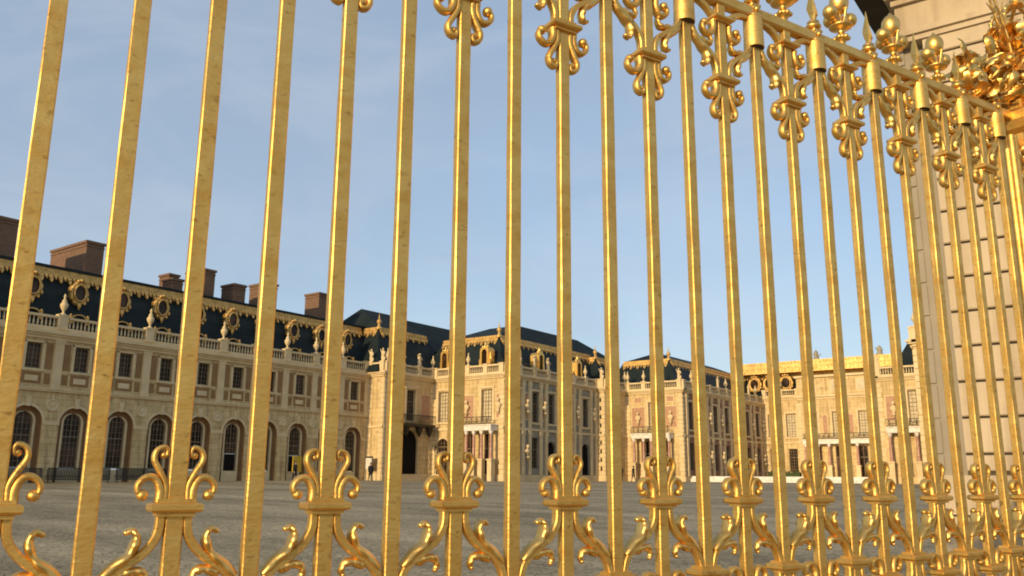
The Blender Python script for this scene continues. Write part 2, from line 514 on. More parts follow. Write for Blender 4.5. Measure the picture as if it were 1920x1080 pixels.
def make_balustrade(L, h=1.0, ped=0.0):
    """balustrade section of length L with its base at z=0, front at y=0"""
    mb = MB()
    mb.box(-L / 2, L / 2, -.06, .26, 0, .16, STONE_W)
    mb.box(-L / 2, L / 2, -.08, .28, h - .17, h, STONE_W)
    n = max(3, int(L / .27))
    for i in range(n):
        x = -L / 2 + L * (i + .5) / n
        mb.lathe([(.06, .16), (.05, .22), (.085, .36), (.06, .55), (.035, .68), (.06, h - .17)], (x, .1, 0), STONE_W, 6)
    return mb.build('balustrade')
def make_pedestal(h=1.15, w=.42):
    mb = MB()
    mb.sq([(w, .24, 0), (w, .24, .16), (w * .86, .2, .18), (w * .86, .2, h - .15), (w, .24, h - .13), (w, .24, h)], (0, .12, 0), STONE_W)
    return mb.build('pedestal')
def make_urn():
    mb = MB()
    mb.lathe([(.2, 0), (.2, .08), (.09, .16), (.08, .28), (.16, .4), (.27, .62), (.29, .78), (.22, .9), (.14, .98), (.2, 1.04),
              (.12, 1.14), (.06, 1.3), (.1, 1.42), (.03, 1.6)], (0, .12, 0), STONE_W, 10)
    return mb.build('urn')
def make_statue():
    mb = MB()
    mb.lathe([(.26, 0), (.28, .1), (.2, .14), (.27, .5), (.22, .8), (.28, 1.05), (.3, 1.2), (.14, 1.34), (.09, 1.42)], (0, .1, 0), STONE_W, 10, 1, .75)
    mb.ball((0.02, .06, 1.55), .14, STONE_W)
    mb.cyl((.25, .1, 1.2), (.42, -.05, .8), .085, .06, STONE_W)
    mb.cyl((-.25, .1, 1.2), (-.38, 0, 1.55), .085, .055, STONE_W)
    mb.cyl((.2, .1, .1), (.34, .15, .5), .17, .1, STONE_W)
    return mb.build('statue')
def make_bust():
    mb = MB()
    mb.lathe([(.03, -.75), (.16, -.45), (.26, -.38), (.26, -.3), (.12, -.28), (.13, -.14)], (0, -.14, 0), STONE_W, 8)
    mb.lathe([(.14, -.14), (.3, .1), (.36, .3), (.2, .46), (.1, .52), (.1, .6)], (0, -.12, 0), STONE_W, 10, 1.1, .6)
    mb.ball((0, -.16, .76), .17, STONE_W, 10, 8, 1.2)
    mb.ball((0, -.33, .74), .035, WHITE, 6, 4)
    return mb.build('bust')
def make_oculus():
    """gilded bull's-eye dormer: ornate ring, dark pane, crest and hanging leaf; centre at origin, front -y"""
    mb = MB()
    n = 28
    for (r0, r1, y0, sc) in ((.50, .64, -.32, 1.18), (.64, .86, -.18, 1.12)):
        vs = []; fs = []
        for j in range(n):
            a = 2 * math.pi * j / n
            wob = 1 + (.07 * math.cos(7 * a) if r1 > .7 else 0)
            c, s_ = math.cos(a), math.sin(a)
            vs += [(r0 * c, y0 + .1, r0 * s_ * sc), (.5 * (r0 + r1) * c, y0, .5 * (r0 + r1) * s_ * sc), (r1 * wob * c, y0 + .06, r1 * wob * s_ * sc), (r1 * wob * c, .55, r1 * wob * s_ * sc), (r0 * c, .1, r0 * s_ * sc)]
        for j in range(n):
            k = (j + 1) % n
            for q in range(4):
                fs.append((j * 5 + q, k * 5 + q, k * 5 + q + 1, j * 5 + q + 1))
        mb.add(vs, fs, GILT, True)
    mb.ball((0, -.22, 1.02), .2, GILT, 8, 6, .8)
    for sg in (-1, 1):
        mb.ball((sg * .3, -.2, .95), .17, GILT, 8, 6, .8)
        mb.ball((sg * .78, -.16, -.45), .16, GILT, 8, 6, 1.2)
        mb.ball((sg * .52, -.18, -.8), .15, GILT, 8, 6, 1.0)
    mb.lathe([(.02, -.42), (.12, -.28), (.22, -.05), (.16, .12)], (0, -.2, -.98), GILT, 8, 1, .6)
    o = mb.build('dormer')
    g = MB()
    slab(g, [(.52 * math.cos(a), .52 * 1.18 * math.sin(a)) for a in [2 * math.pi * j / 20 for j in range(20)]], -.1, .0, GLASS)
    g.build('pane', o)
    return o
def make_low_dormer():
    mb = MB()
    o = arch_outline(.62, 0, .35, 8, .7)
    i = arch_outline(.50, 0, .35, 8, .7)
    band(mb, o, i, -.12, .5, GILT)
    mb.box(-.72, -.6, -.14, .2, 0, .62, GILT); mb.box(.6, .72, -.14, .2, 0, .62, GILT)
    mb.ball((-.66, -.03, .68), .09, GILT, 6, 5); mb.ball((.66, -.03, .68), .09, GILT, 6, 5)
    w = mb.build('low_dormer')
    g = MB(); slab(g, outline_poly(i), .1, .13, SLATE); g.build('pane', w)
    return w
def make_lucarne():
    """tall gilded dormer window with arched pediment and crown ball; base at z=0"""
    mb = MB()
    o = arch_outline(.72, 0, 1.75, 8, .6); i = arch_outline(.42, .15, 1.55, 8, .8)
    band(mb, o, i, -.2, .9, GOLD_BRIGHT)
    mb.box(-.95, -.7, -.12, .7, 0, .9, GOLD_BRIGHT); mb.box(.7, .95, -.12, .7, 0, .9, GOLD_BRIGHT)
    mb.cyl((-.83, .2, .9), (-.72, .2, 1.6), .16, .07, GOLD_BRIGHT); mb.cyl((.83, .2, .9), (.72, .2, 1.6), .16, .07, GOLD_BRIGHT)
    mb.box(-.75, .75, -.25, .7, 0, .16, GOLD_BRIGHT)
    mb.lathe([(.3, 2.05), (.34, 2.2), (.18, 2.32), (.22, 2.45), (.1, 2.6), (.03, 2.8)], (0, .1, 0), GOLD_BRIGHT, 10)
    for sg in (-1, 1):
        mb.ball((sg * .42, .05, 2.16), .17, GOLD_BRIGHT, 8, 6)
    w = mb.build('dormer_window')
    g = MB(); slab(g, outline_poly(i), .05, .08, GLASS)
    g.build('glass', w)
    return w
def crest(mb, p0, p1, z, outw, h=1.15, step=.45, m=GILT, sl=.45):
    """gilded lambrequin band from p0 to p1 (xy), hanging below z; outw = outward xy unit vector"""
    p0, p1 = Vector((*p0, 0)), Vector((*p1, 0)); Lh = (p1 - p0).length; d = (p1 - p0) / Lh; o = Vector((*outw, 0))
    def bx(a0, a1, n0, n1, za, zb):
        n1 = n1 + sl * (z - za)
        q = [p0 + d * a0 + o * n0, p0 + d * a1 + o * n0, p0 + d * a1 + o * n1, p0 + d * a0 + o * n1]
        vs = [(v.x, v.y, za) for v in q] + [(v.x, v.y, zb) for v in q]
        mb.add(vs, [(3, 2, 1, 0), (4, 5, 6, 7), (0, 1, 5, 4), (1, 2, 6, 5), (2, 3, 7, 6), (3, 0, 4, 7)], m)
    bx(0, Lh, -.3, .08, z - .26 * h, z - .09)
    bx(0, Lh, -.3, .17, z - .09, z)
    bx(0, Lh, -.3, .07, z - .46 * h, z - .29 * h)
    n = max(1, int(Lh / step)); st = Lh / n
    for i in range(n):
        big = i % 2 == 0
        c = p0 + d * (st * (i + .5)) + o * .05
        zt_ = z - .46 * h
        # hanging tongue, wide and pointed or short and round
        w = st * (.44 if big else .30)
        dp = h * (.46 if big else .28)
        out_ = [(-w, 0), (-w * .95, -.35 * dp), (-w * .6, -.72 * dp), (0, -dp), (w * .6, -.72 * dp), (w * .95, -.35 * dp), (w, 0)]
        vs = []
        for back in (0, 1):
            for q, dz in out_:
                off = sl * (z - zt_ - dz) + (.06 if not back else -.25)
                v = c + d * q + o * off
                vs.append((v.x, v.y, zt_ + dz))
        k = len(out_)
        mb.add(vs, [tuple(range(k))] + [(j, j + 1, k + j + 1, k + j) for j in range(k - 1)], m)
        q = c + o * (.10 + sl * .6 * h)
        mb.ball((q.x, q.y, zt_ - .3 * dp), w * .45, m, 6, 4)
        # modillion on the frieze
        q = c + o * (.06 + sl * .18 * h)
        mb.ball((q.x, q.y, z - .18 * h), st * .17, m, 6, 4)
def mansard(parent, x0, x1, y0, y1, zb, zm, ins, zr, ins2=None, ins2y=None, sides='ES', name='roof', h=1.15, slate=SLATE):
    """mansard over a rectangle: steep slope zb..zm inset by ins, low hip up to zr; gilded crests on E(-y) and S(+x)"""
    mb = MB()
    a = (x0, x1, y0, y1)
    b = (x0 + ins, x1 - ins, y0 + ins, y1 - ins)
    i2 = ins2 or min(b[1] - b[0], b[3] - b[2]) / 2 * .96
    j2 = ins2y or i2
    c = (b[0] + i2, b[1] - i2, b[2] + j2, b[3] - j2)
    def rect(q, z): return [(q[0], q[2], z), (q[1], q[2], z), (q[1], q[3], z), (q[0], q[3], z)]
    # slightly bellied lower slope
    m_ = tuple((p * .55 + q * .45) for p, q in zip(a, b))
    m2 = (m_[0] + .18, m_[1] - .18, m_[2] + .18, m_[3] - .18)
    vs = rect(a, zb) + rect(m2, zb * .6 + zm * .4) + rect(b, zm) + rect(c, zr)
    fs = []
    for k in range(3):
        for j in range(4):
            l = (j + 1) % 4
            fs.append((k * 4 + j, k * 4 + l, k * 4 + 4 + l, k * 4 + 4 + j))
    fs.append((12, 13, 14, 15))
    mb.add(vs, fs[:8], slate); mb.add(vs, fs[8:], SLATE_L)
    o = mb.build(name, parent)
    cm = MB()
    if 'E' in sides: crest(cm, (b[0], b[2]), (b[1], b[2]), zm, (0, -1), h * 1.05)
    if 'S' in sides: crest(cm, (b[1], b[2]), (b[1], b[3]), zm, (1, 0), h * 1.05)
    if 'E' in sides and 'S' in sides:
        cm.lathe([(.32, -.2), (.34, 0), (.16, .12), (.12, .3), (.26, .5), (.28, .66), (.12, .84), (.07, 1.05), (.02, 1.5)], (b[1] - .05, b[2] + .05, zm), GILT, 10)
    if cm.v: cm.build('gilded_crest', o)
    return o, b
def chimney(parent, cx0, cx1, cy0, cy1, z0, z1):
    mb = MB()
    mb.box(cx0, cx1, cy0, cy1, z0, z1 - .22, BRICK)
    mb.box(cx0 - .1, cx1 + .1, cy0 - .1, cy1 + .1, z1 - .22, z1, BRICK)
    mb.box(cx0 - .05, cx1 + .05, cy0 - .05, cy1 + .05, z1 - .5, z1 - .42, BRICK)
    n = max(1, int(max(cx1 - cx0, cy1 - cy0) / .7))
    return mb.build('chimney', parent)

# ------------------------------------------------------------------ long arcaded wing (left)
ZG = 0.55
BAY, Y0 = 3.507, 29.47
wing = empty('palace_wing', (-64, 0, 0.0), R(90), 'long arcaded stone wing in shade at the left, with brick chimneys on its dark roof', 'palace wing')
I0, I1 = -4, 9
A_START, A_END = Y0 + BAY * (I0 - .5), 63.0
def bay_a(i): return Y0 + BAY * i
wall = MB()
arcO = arch_outline(1.14, ZG, 5.2, 10)
winO = rect_outline(.56, 9.0, 10.86)
for i in range(I0, I1 + 1):
    a = bay_a(i)
    a0, a1 = a - BAY / 2, (a + BAY / 2 if i < I1 else A_END)
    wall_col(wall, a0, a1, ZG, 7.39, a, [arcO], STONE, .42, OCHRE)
    wall_col(wall, a0, a1, 7.39, 11.2, a, [winO], STONE, .3)
    # recessed ochre wall behind the arch and its cream surround
    big = outline_poly(arch_outline(1.2, ZG, 5.2, 10), a)
    hole = arch_outline(.64, 1.9, 5.28, 10)
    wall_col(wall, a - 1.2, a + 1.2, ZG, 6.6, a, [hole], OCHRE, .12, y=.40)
    band(wall, [(z, h + .16) for z, h in arch_outline(.66, .8, 5.28, 10)], [(min(z, 1e9), h) for z, h in arch_outline(.66, .8, 5.28, 10)], .28, .42, STONE_W, a)
    wall.box(a - .82, a + .82, .27, .41, ZG, 1.9, STONE_W)
    # archivolt, keystone, impost
    band(wall, arch_outline(1.32, 5.2, 5.2, 10), arch_outline(1.142, 5.2, 5.2, 10), -.05, .01, STONE_W, a)
    slab(wall, [(a - .13, 6.28), (a + .13, 6.28), (a + .2, 7.0), (a - .2, 7.0)], -.13, .0, STONE_W)
    # upper window surround, ochre panels
    band(wall, [(8.86, .76), (11.0, .76)], [(9.0, .565), (10.865, .565)], -.07, .0, STONE_W, a)
    wall.box(a - .76, a + .76, -.07, .0, 10.87, 11.0, STONE_W)
    wall.box(a - .84, a + .84, -.11, .0, 8.82, 8.96, STONE_W)
    for sg in (-1, 1):
        p = sorted((a + sg * .86, a + sg * 1.36))
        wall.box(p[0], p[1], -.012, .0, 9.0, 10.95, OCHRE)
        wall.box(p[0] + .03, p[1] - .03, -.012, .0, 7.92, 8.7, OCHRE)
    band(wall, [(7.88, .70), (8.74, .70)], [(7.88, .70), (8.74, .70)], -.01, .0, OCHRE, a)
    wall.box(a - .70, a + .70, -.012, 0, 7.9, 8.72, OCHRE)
    wall.box(a - .46, a + .46, -.04, 0, 8.10, 8.50, STONE_W)
for i in range(I0, I1 + 2):
    a = bay_a(i) - BAY / 2
    e = min(a + .32, A_END)
    wall.box(a - .32, e, -.10, 0, 7.62, 11.2, STONE_W)
    wall.box(a - .37, e + .05, -.14, 0, 7.62, 7.85, STONE_W)
    wall.box(a - .37, e + .05, -.14, 0, 10.95, 11.2, STONE_W)
    wall.box(a - .61, min(a + .61, A_END), -.09, 0.2, 5.02, 5.3, STONE_W)
    wall.box(a - .5, min(a + .5, A_END), -.05, 0.01, ZG, 5.02, STONE)
    if a + .5 < A_END:
        wall.lathe([(.44, 0), (.44, .05), (.34, .07), (.30, .03)], (0, 0, 0), STONE_W, 18) if False else None
        m0 = wall.M; wall.M = T(a, 0, 6.45) @ Matrix.Rotation(R(90), 4, 'X')
        wall.lathe([(.46, 0), (.46, .06), (.38, .08), (.34, .03), (.2, .02), (.01, .1)], (0, 0, 0), STONE_W, 18)
        wall.M = m0
wall.box(A_START, A_END, .30, 9.0, ZG, .6, STONE)
wall.build('wall', wing)
cn = MB()
cn.box(A_START, A_END, -.16, .02, 7.40, 7.54, STONE_W)
cn.box(A_START, A_END, -.22, .02, 7.54, 7.63, STONE_W)
cn.build('string_course', wing)
cn = MB()
cn.box(A_START, A_END, -.16, .5, 11.2, 11.42, STONE_W)
cn.box(A_START, A_END, -.30, .5, 11.42, 11.58, STONE_W)
cn.box(A_START, A_END, -.48, .5, 11.58, 11.80, STONE_W)
cn.box(A_START, A_END, -.12, .5, 11.80, 11.98, STONE_W)
cn.build('cornice', wing)
gate_w = make_window('window', arch_outline(.63, 1.98, 5.28, 10), 4, [2.45, 2.9, 3.35, 3.8, 4.25, 4.7, 5.12, 5.5], 4.25)
door_w = make_window('window', arch_outline(.63, 3.35, 5.28, 10), 4, [3.8, 4.25, 4.7, 5.12, 5.5], 4.25)
up_w = make_window('window', rect_outline(.56, 9.0, 10.86), 4, [9.37, 9.74, 10.11, 10.48])
balu = make_balustrade(BAY - .86)
pede = make_pedestal(); urn = make_urn(); oculus = make_oculus(); lowd = make_low_dormer()
first = {}
def place(o, parent, M):
    """first use moves the model itself, later uses copy it with its sub-parts"""
    if o.name not in first:
        first[o.name] = 1
        o.parent = parent; o.matrix_local = M
        return o
    return dup(o, parent, M)
for i in range(I0, I1 + 1):
    a = bay_a(i)
    if i in (5, 7):
        place(door_w, wing, T(a, .44, 0))
        d = MB(); d.box(a - .63, a + .63, .40, .6, ZG + .2, 3.33, DARK); d.box(a - .63, a - .55, .34, .40, ZG + .2, 3.33, WOOD); d.box(a + .55, a + .63, .34, .40, ZG + .2, 3.33, WOOD)
        d.build('doorway', wing)
    else:
        place(gate_w, wing, T(a, .44, 0))
    place(up_w, wing, T(a, .22, 0))
    place(balu, wing, T(a, -.05, 11.98))
    place(oculus, wing, T(a, 1.5, 15.25) @ Matrix.Diagonal((.78, .9, .96, 1)))
    place(lowd, wing, T(a, 1.1, 12.75))
for i in range(I0, I1 + 2):
    a = bay_a(i) - BAY / 2
    place(pede, wing, T(min(a, A_END - .3), -.08, 11.98))
    if i in (-3, -1, 1, 3, 5, 7, 8, 9):
        place(urn, wing, T(a, -.08, 13.13))
# mansard roof of the wing: in wing space outward is -y
rf = MB()
prof = [(.9, 11.98), (1.55, 13.9), (2.15, 15.2), (3.1, 17.0)]
for (ya, za), (yb, zb) in zip(prof, prof[1:]):
    rf.add([(A_START, ya, za), (A_END + 2, ya, za), (A_END + 2, yb, zb), (A_START, yb, zb)], [(0, 1, 2, 3)], SLATE)
rf.add([(A_START, 3.0, 17.25), (A_END + 2, 3.0, 17.25), (A_END + 2, 8.5, 18.5), (A_START, 8.5, 18.5)], [(0, 1, 2, 3)], SLATE_L)
rf.add([(A_START, 8.5, 18.5), (A_END + 2, 8.5, 18.5), (A_END + 2, 14, 12), (A_START, 14, 12)], [(0, 1, 2, 3)], SLATE_L)
rf.box(A_START, A_END + 2, 2.65, 3.1, 17.12, 17.32, SLATE)
roof = rf.build('roof', wing)
cm = MB(); crest(cm, (A_START, 3.0), (A_END + 1.2, 3.0), 17.15, (0, -1), 1.30, .36, GILT, .54)
cm.build('gilded_crest', roof)
# chimneys (wing space: x = world Y, y = -(X+64))
for (c0, c1, d0, d1, zt) in ((27.6, 29.4, 5, 8.6, 20.9), (34.9, 36.4, 5, 8.3, 20.55), (35.2, 36.4, 8.7, 11.6, 20.7), (43.0, 44.0, 5.0, 6.6, 18.9), (44.2, 45.2, 7.6, 9.2, 19.9),
                             (46.2, 47.3, 5, 8.0, 20.4), (49.5, 50.8, 5, 7.0, 19.6), (53.2, 54.6, 5, 7.6, 20.4), (60.1, 61.2, 5, 7.2, 20.6)):
    chimney(roof, c0, c1, d0, d1, 17.2, zt)

# ------------------------------------------------------------------ stepped pavilions beyond the wing
lucarne = make_lucarne(); statue = make_statue(); bust = make_bust()
tall_w = make_window('window', rect_outline(.72, 7.2, 10.4), 4, [7.6, 8.0, 8.4, 8.8, 9.2, 9.6, 10.0], 9.2, glass=BLIND)
dark_w = make_window('window', rect_outline(.66, 7.2, 10.4), 4, [7.6, 8.0, 8.4, 8.8, 9.2, 9.6, 10.0], 9.2)
gnd_w = make_window('window', rect_outline(.62, 2.4, 5.6), 4, [2.8, 3.2, 3.6, 4.0, 4.4, 4.8, 5.2], 4.4)
arch_w = make_window('window', arch_outline(.85, 1.6, 4.6, 10), 4, [2.2, 2.8, 3.4, 4.0, 4.6, 5.0], 4.6)
bal2 = make_balustrade(2.4, .95)
ped2 = make_pedestal(1.05, .32)

def facade(parent, M, Lw, items, zb=0.9, zt=11.5, quoin=True, gilt=True, statues=(), urns=(), attic=None, cornice=True, wm=None, pil=()):
    """facade from local x=0..Lw. items: ('win'|'dark'|'gnd'|'arch'|'open', a) openings, ('panel', a0, a1, z0, z1), ('bust', a, z), ('balcony', a0, a1, cols)"""
    mb = MB(M)
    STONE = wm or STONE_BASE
    for a in pil:
        mb.box(a - .22, a + .22, -.16, 0, zb + .85, 6.3, STONE_W); mb.box(a - .22, a + .22, -.16, 0, 6.55, zt, STONE_W)
        mb.box(a - .3, a + .3, -.2, 0, 5.85, 6.3, STONE_W); mb.box(a - .3, a + .3, -.2, 0, zt - .55, zt, STONE_W)
    cols = {}
    for it in items:
        if it[0] in ('win', 'dark', 'gnd', 'arch', 'open'):
            key = round(it[1], 2)
            cols.setdefault(key, []).append(it)
    edges = sorted(cols)
    x = 0.0
    OUT = {'win': rect_outline(.72, 7.2, 10.4), 'dark': rect_outline(.66, 7.2, 10.4), 'gnd': rect_outline(.62, 2.4, 5.6), 'arch': arch_outline(.85, 1.6, 4.6, 10)}
    for e in edges:
        outs = []
        hw = .95
        for it in cols[e]:
            o = arch_outline(it[2], zb, it[3], 10) if it[0] == 'open' else OUT[it[0]]
            outs.append(o); hw = max(hw, o[0][1] + .15)
        if e - hw > x: mb.add([(x, 0, zb), (e - hw, 0, zb), (e - hw, 0, zt), (x, 0, zt)], [(0, 1, 2, 3)], STONE)
        wall_col(mb, max(x, e - hw), min(Lw, e + hw), zb, zt, e, outs, STONE, .3)
        for it, o in zip(cols[e], outs):
            if it[0] in ('win', 'dark'):
                band(mb, [(o[0][0] - .1, o[0][1] + .24), (o[-1][0] + .15, o[-1][1] + .24)], [(o[0][0], o[0][1] + .005), (o[-1][0] + .15, o[-1][1] + .005)], -.08, 0, STONE_W, e)
                mb.box(e - .98, e + .98, -.14, 0, o[-1][0] + .12, o[-1][0] + .32, STONE_W)
                mb.box(e - .95, e + .95, -.12, 0, o[0][0] - .22, o[0][0], STONE_W)
            elif it[0] == 'arch':
                band(mb, arch_outline(1.05, 1.6, 4.6, 10), arch_outline(.855, 1.6, 4.6, 10), -.06, 0, STONE_W, e)
        x = min(Lw, e + hw)
    if x < Lw: mb.add([(x, 0, zb), (Lw, 0, zb), (Lw, 0, zt), (x, 0, zt)], [(0, 1, 2, 3)], STONE)
    if quoin:
        for (q0, q1) in ((0.0, .5), (Lw - .5, Lw)):
            k = 0
            z = zb + .9
            while z < zt - .5:
                w = .12 if k % 2 else 0
                a0, a1 = (q0, q1 + w) if q0 == 0 else (q0 - w, q1)
                mb.box(a0, a1, -.06, 0, z + .02, z + .46, STONE_W)
                z += .5; k += 1
    mb.box(0, Lw, -.10, 0, zb, zb + .85, STONE_W)
    mb.box(0, Lw, -.14, 0, 6.3, 6.55, STONE_W)
    for it in items:
        if it[0] == 'panel':
            _, a0, a1, z0, z1 = it
            mb.box(a0, a1, -.015, 0, z0, z1, PINK)
            for b in ((a0 - .1, a1 + .1, z0 - .1, z0), (a0 - .1, a1 + .1, z1, z1 + .1), (a0 - .1, a0, z0, z1), (a1, a1 + .1, z0, z1)):
                mb.box(b[0], b[1], -.05, 0, b[2], b[3], STONE_W)
        elif it[0] == 'ochre':
            _, a0, a1, z0, z1 = it
            mb.box(a0, a1, -.015, 0, z0, z1, OCHRE)
    mb.build('wall', parent)
    if cornice:
        c = MB(M)
        c.box(-.0, Lw, -.14, .4, zt, zt + .18, STONE_W)
        c.box(-.0, Lw + .3, -.28, .4, zt + .18, zt + .32, STONE_W)
        c.box(-.0, Lw + .42, -.42, .4, zt + .32, zt + .50, STONE_W)
        c.build('cornice', parent)
        n = max(1, round(Lw / 2.6)); st = Lw / n
        for i in range(n):
            b = place(bal2, parent, M @ T(st * (i + .5), -.1, zt + .5) @ Matrix.Diagonal(((st - .5) / 2.4, 1, 1, 1)))
        for i in range(n + 1):
            px = min(max(st * i, .3), Lw - .3)
            place(ped2, parent, M @ T(px, -.14, zt + .5))
            if i in statues: place(statue, parent, M @ T(px, -.14, zt + 1.55) @ Matrix.Scale(.8, 4))
            elif i in urns: place(urn, parent, M @ T(px, -.14, zt + 1.55) @ Matrix.Scale(.85, 4))
    for it in items:
        if it[0] in ('win', 'dark', 'gnd', 'arch'):
            place({'win': tall_w, 'dark': dark_w, 'gnd': gnd_w, 'arch': arch_w}[it[0]], parent, M @ T(it[1], .24, 0))
        elif it[0] == 'open':
            d = MB(M); slab(d, outline_poly(arch_outline(it[2], zb, it[3], 10), it[1]), .30, .5, DARK)
            d.build('dark_archway', parent)
        elif it[0] == 'bust':
            place(bust, parent, M @ T(it[1], -.08, it[2]))
        elif it[0] == 'balcony':
            _, a0, a1, ncol = it
            b = MB(M)
            b.box(a0, a1, -1.3, 0, 6.12, 6.62, WHITE)
            b.box(a0 - .1, a1 + .1, -1.4, 0, 6.62, 6.72, WHITE)
            o = b.build('balcony', parent)
            r = MB(M)
            r.box(a0, a1, -1.34, -1.30, 7.45, 7.52, IRON)
            r.box(a0, a1, -1.34, -1.30, 6.78, 6.83, IRON)
            k = int((a1 - a0) / .16)
            for j in range(k + 1):
                xx = a0 + (a1 - a0) * j / k
                r.box(xx - .012, xx + .012, -1.335, -1.305, 6.72, 7.45, IRON)
                if j % 4 == 2:
                    r.lathe([(.02, 6.85), (.1, 6.98), (.02, 7.12), (.1, 7.26), (.02, 7.4)], (xx, -1.32, 0), BRONZE, 6, 1, .3)
            r.build('railing', o)
            w = (a1 - a0) / ncol
            for j in range(ncol):
                for off in ((.12, .88) if j in (0, ncol - 1) else (.5,)):
                    cx = a0 + w * j + w * off
                    c = MB(M)
                    c.sq([(.26, .26, zb), (.26, .26, 3.1), (.32, .32, 3.14), (.32, .32, 3.3)], (cx, -1.0, 0), STONE_W)
                    c.lathe([(.2, 3.3), (.22, 3.4), (.165, 3.5), (.16, 4.6), (.14, 5.75)], (cx, -1.0, 0), REDM, 12)
                    c.lathe([(.15, 5.75), (.17, 5.82), (.24, 5.98), (.24, 6.12)], (cx, -1.0, 0), WHITE, 12)
                    c.build('column', parent)
            dk = MB(M)
            for j in range(ncol - 1 if ncol > 1 else 1):
                cx = a0 + (a1 - a0) * (j + .5) / max(1, ncol - 1)
                dk.box(cx - .5, cx + .5, -.02, .05, zb + .9, 5.8, GLASS)
                dk.box(cx - .58, cx - .5, -.06, .05, zb + .9, 5.8, WOOD); dk.box(cx + .5, cx + .58, -.06, .05, zb + .9, 5.8, WOOD)
                dk.box(cx - .03, cx + .03, -.05, .05, zb + .9, 5.8, WOOD)
                dk.box(cx - .5, cx + .5, -.05, .05, 4.3, 4.4, WOOD)
            dk.build('porch_door', parent)

ME = lambda x, y: T(x, y, 0)                     # facade facing -Y, x along +X
MS = lambda x, y: T(x, y, 0) @ RZ(R(90))         # facade facing +X, x along +Y

# B: short projection just past the wing
B = empty('palace_pavilion', (-61.74, 63.0, 0), 0, 'narrow bay with tall dark passage and balcony, just right of the long arcaded wing', 'pavilion')
facade(B, ME(-2.26, 0), 2.26, [], statues=(0, 1), quoin=True)
facade(B, MS(0, 0), 7.64, [('open', 4.0, 1.35, 4.9), ('dark', 4.0), ('panel', 1.2, 2.6, 7.4, 10.0), ('panel', 5.6, 7.0, 7.4, 10.0)], statues=(1, 2), urns=(0, 3))
bk = MB(MS(0, 0))
bk.box(1.8, 7.0, -.9, 0, 6.6, 6.85, BRONZE)
bk.box(1.8, 7.0, -.94, -.88, 7.7, 7.78, IRON)
for j in range(27):
    bk.box(1.8 + 5.2 * j / 26 - .02, 1.8 + 5.2 * j / 26 + .02, -.93, -.89, 6.85, 7.7, IRON)
for a in (2.2, 3.0, 5.0, 6.6):
    bk.lathe([(.02, 5.5), (.2, 5.8), (.34, 6.2), (.42, 6.6)], (a, -.4, 0), BRONZE, 8)
bk.build('balcony', B)
mansard(B, -14.5, -.4, -.7, 12.0, 12.0, 17.1, 2.6, 19.8, 4.3, 1.6)

# C: first sunlit front and its long side
C = empty('palace_pavilion', (-52.24, 70.64, 0), 0, 'sunlit front with gilded dormers, pink panels and porch, its shaded flank with three archways', 'pavilion')
facade(C, ME(-9.5, 0), 9.5, [('arch', 1.44), ('win', 1.44), ('win', 7.3), ('panel', 3.85, 5.55, 7.45, 9.85), ('panel', 8.55, 9.2, 7.45, 9.85), ('panel', 3.0, 3.35, 7.45, 9.85),
      ('bust', 4.7, 8.4), ('bust', 8.87, 8.5), ('balcony', 4.05, 8.8, 3)], statues=(), urns=(2,))
facade(C, MS(0, 0), 18.62, [('dark', 2.2), ('gnd', 2.2), ('bust', 3.9, 8.6), ('bust', .75, 8.6), ('dark', 5.6), ('gnd', 5.6), ('bust', 7.2, 8.6), ('open', 8.7, .9, 4.4), ('dark', 8.7), ('open', 12.2, .9, 4.4),
      ('dark', 12.2), ('bust', 10.45, 8.6), ('bust', 14.0, 8.6), ('open', 15.9, .9, 4.4), ('dark', 15.9), ('bust', 17.6, 8.6), ('bust', 3.9, 3.9), ('bust', .75, 3.9),
      ('panel', .45, 1.05, 7.5, 10.2), ('panel', 3.6, 4.2, 7.5, 10.2), ('panel', 7.0, 7.45, 7.5, 10.2), ('panel', 10.2, 10.7, 7.5, 10.2), ('panel', 13.75, 14.3, 7.5, 10.2)], statues=(2, 3), urns=(1, 4, 6), wm=STONE_D, pil=(.3, 1.2, 3.3, 4.5, 6.6, 7.6, 9.85, 11.05, 13.4, 14.6, 17.1, 18.2))  # flank wall in darker stone: its shade is put into the colour
rC, bC = mansard(C, -13.5, -.5, .6, 31, 12.0, 16.6, 2.6, 18.7, 1.9, 6.0)
for a in (-8.6, -3.1): place(lucarne, C, T(a, .75, 12.75) @ Matrix.Diagonal((.78, 1, 1.05, 1)))
for a in (3.2, 7.6, 15.6): place(lucarne, C, T(-.75, a, 12.75) @ RZ(R(90)) @ Matrix.Diagonal((.78, 1, 1.05, 1)))

# D + E: second step
D = empty('palace_pavilion', (-51.22, 89.26, 0), 0, 'slim sunlit corner pier with shaded return between two larger sunlit palace fronts', 'pavilion')
facade(D, ME(-1.02, 0), 1.02, [], statues=(1,))
facade(D, MS(0, 0), 5.38, [('dark', 2.7), ('gnd', 2.7)], urns=(1, 2))
mansard(D, -12, -.5, .6, 8, 12.0, 16.2, 2.4, 16.9)
E_ = empty('palace_pavilion', (-43.71, 94.64, 0), 0, 'sunlit front with two red brick panels, its long shaded flank running to the white terrace', 'pavilion')
facade(E_, ME(-7.51, 0), 7.51, [('win', 3.75), ('panel', .8, 2.5, 7.4, 9.9), ('panel', 5.3, 6.7, 7.4, 9.9), ('panel', 1.2, 2.1, 10.5, 11.1), ('panel', 5.5, 6.4, 10.5, 11.1), ('bust', 1.65, 8.4), ('bust', 6.0, 8.4),
      ('balcony', 1.3, 6.3, 3)], urns=(0, 1, 2), statues=(3,))
its = []
for j in range(7):
    a = 2.2 + j * 3.7
    its += [('dark', a), ('gnd', a), ('bust', a + 1.85, 8.6), ('bust', a + 1.85, 3.9), ('panel', a + 1.45, a + 2.25, 7.5, 10.2), ('panel', a + 1.45, a + 2.25, 2.8, 5.4)]
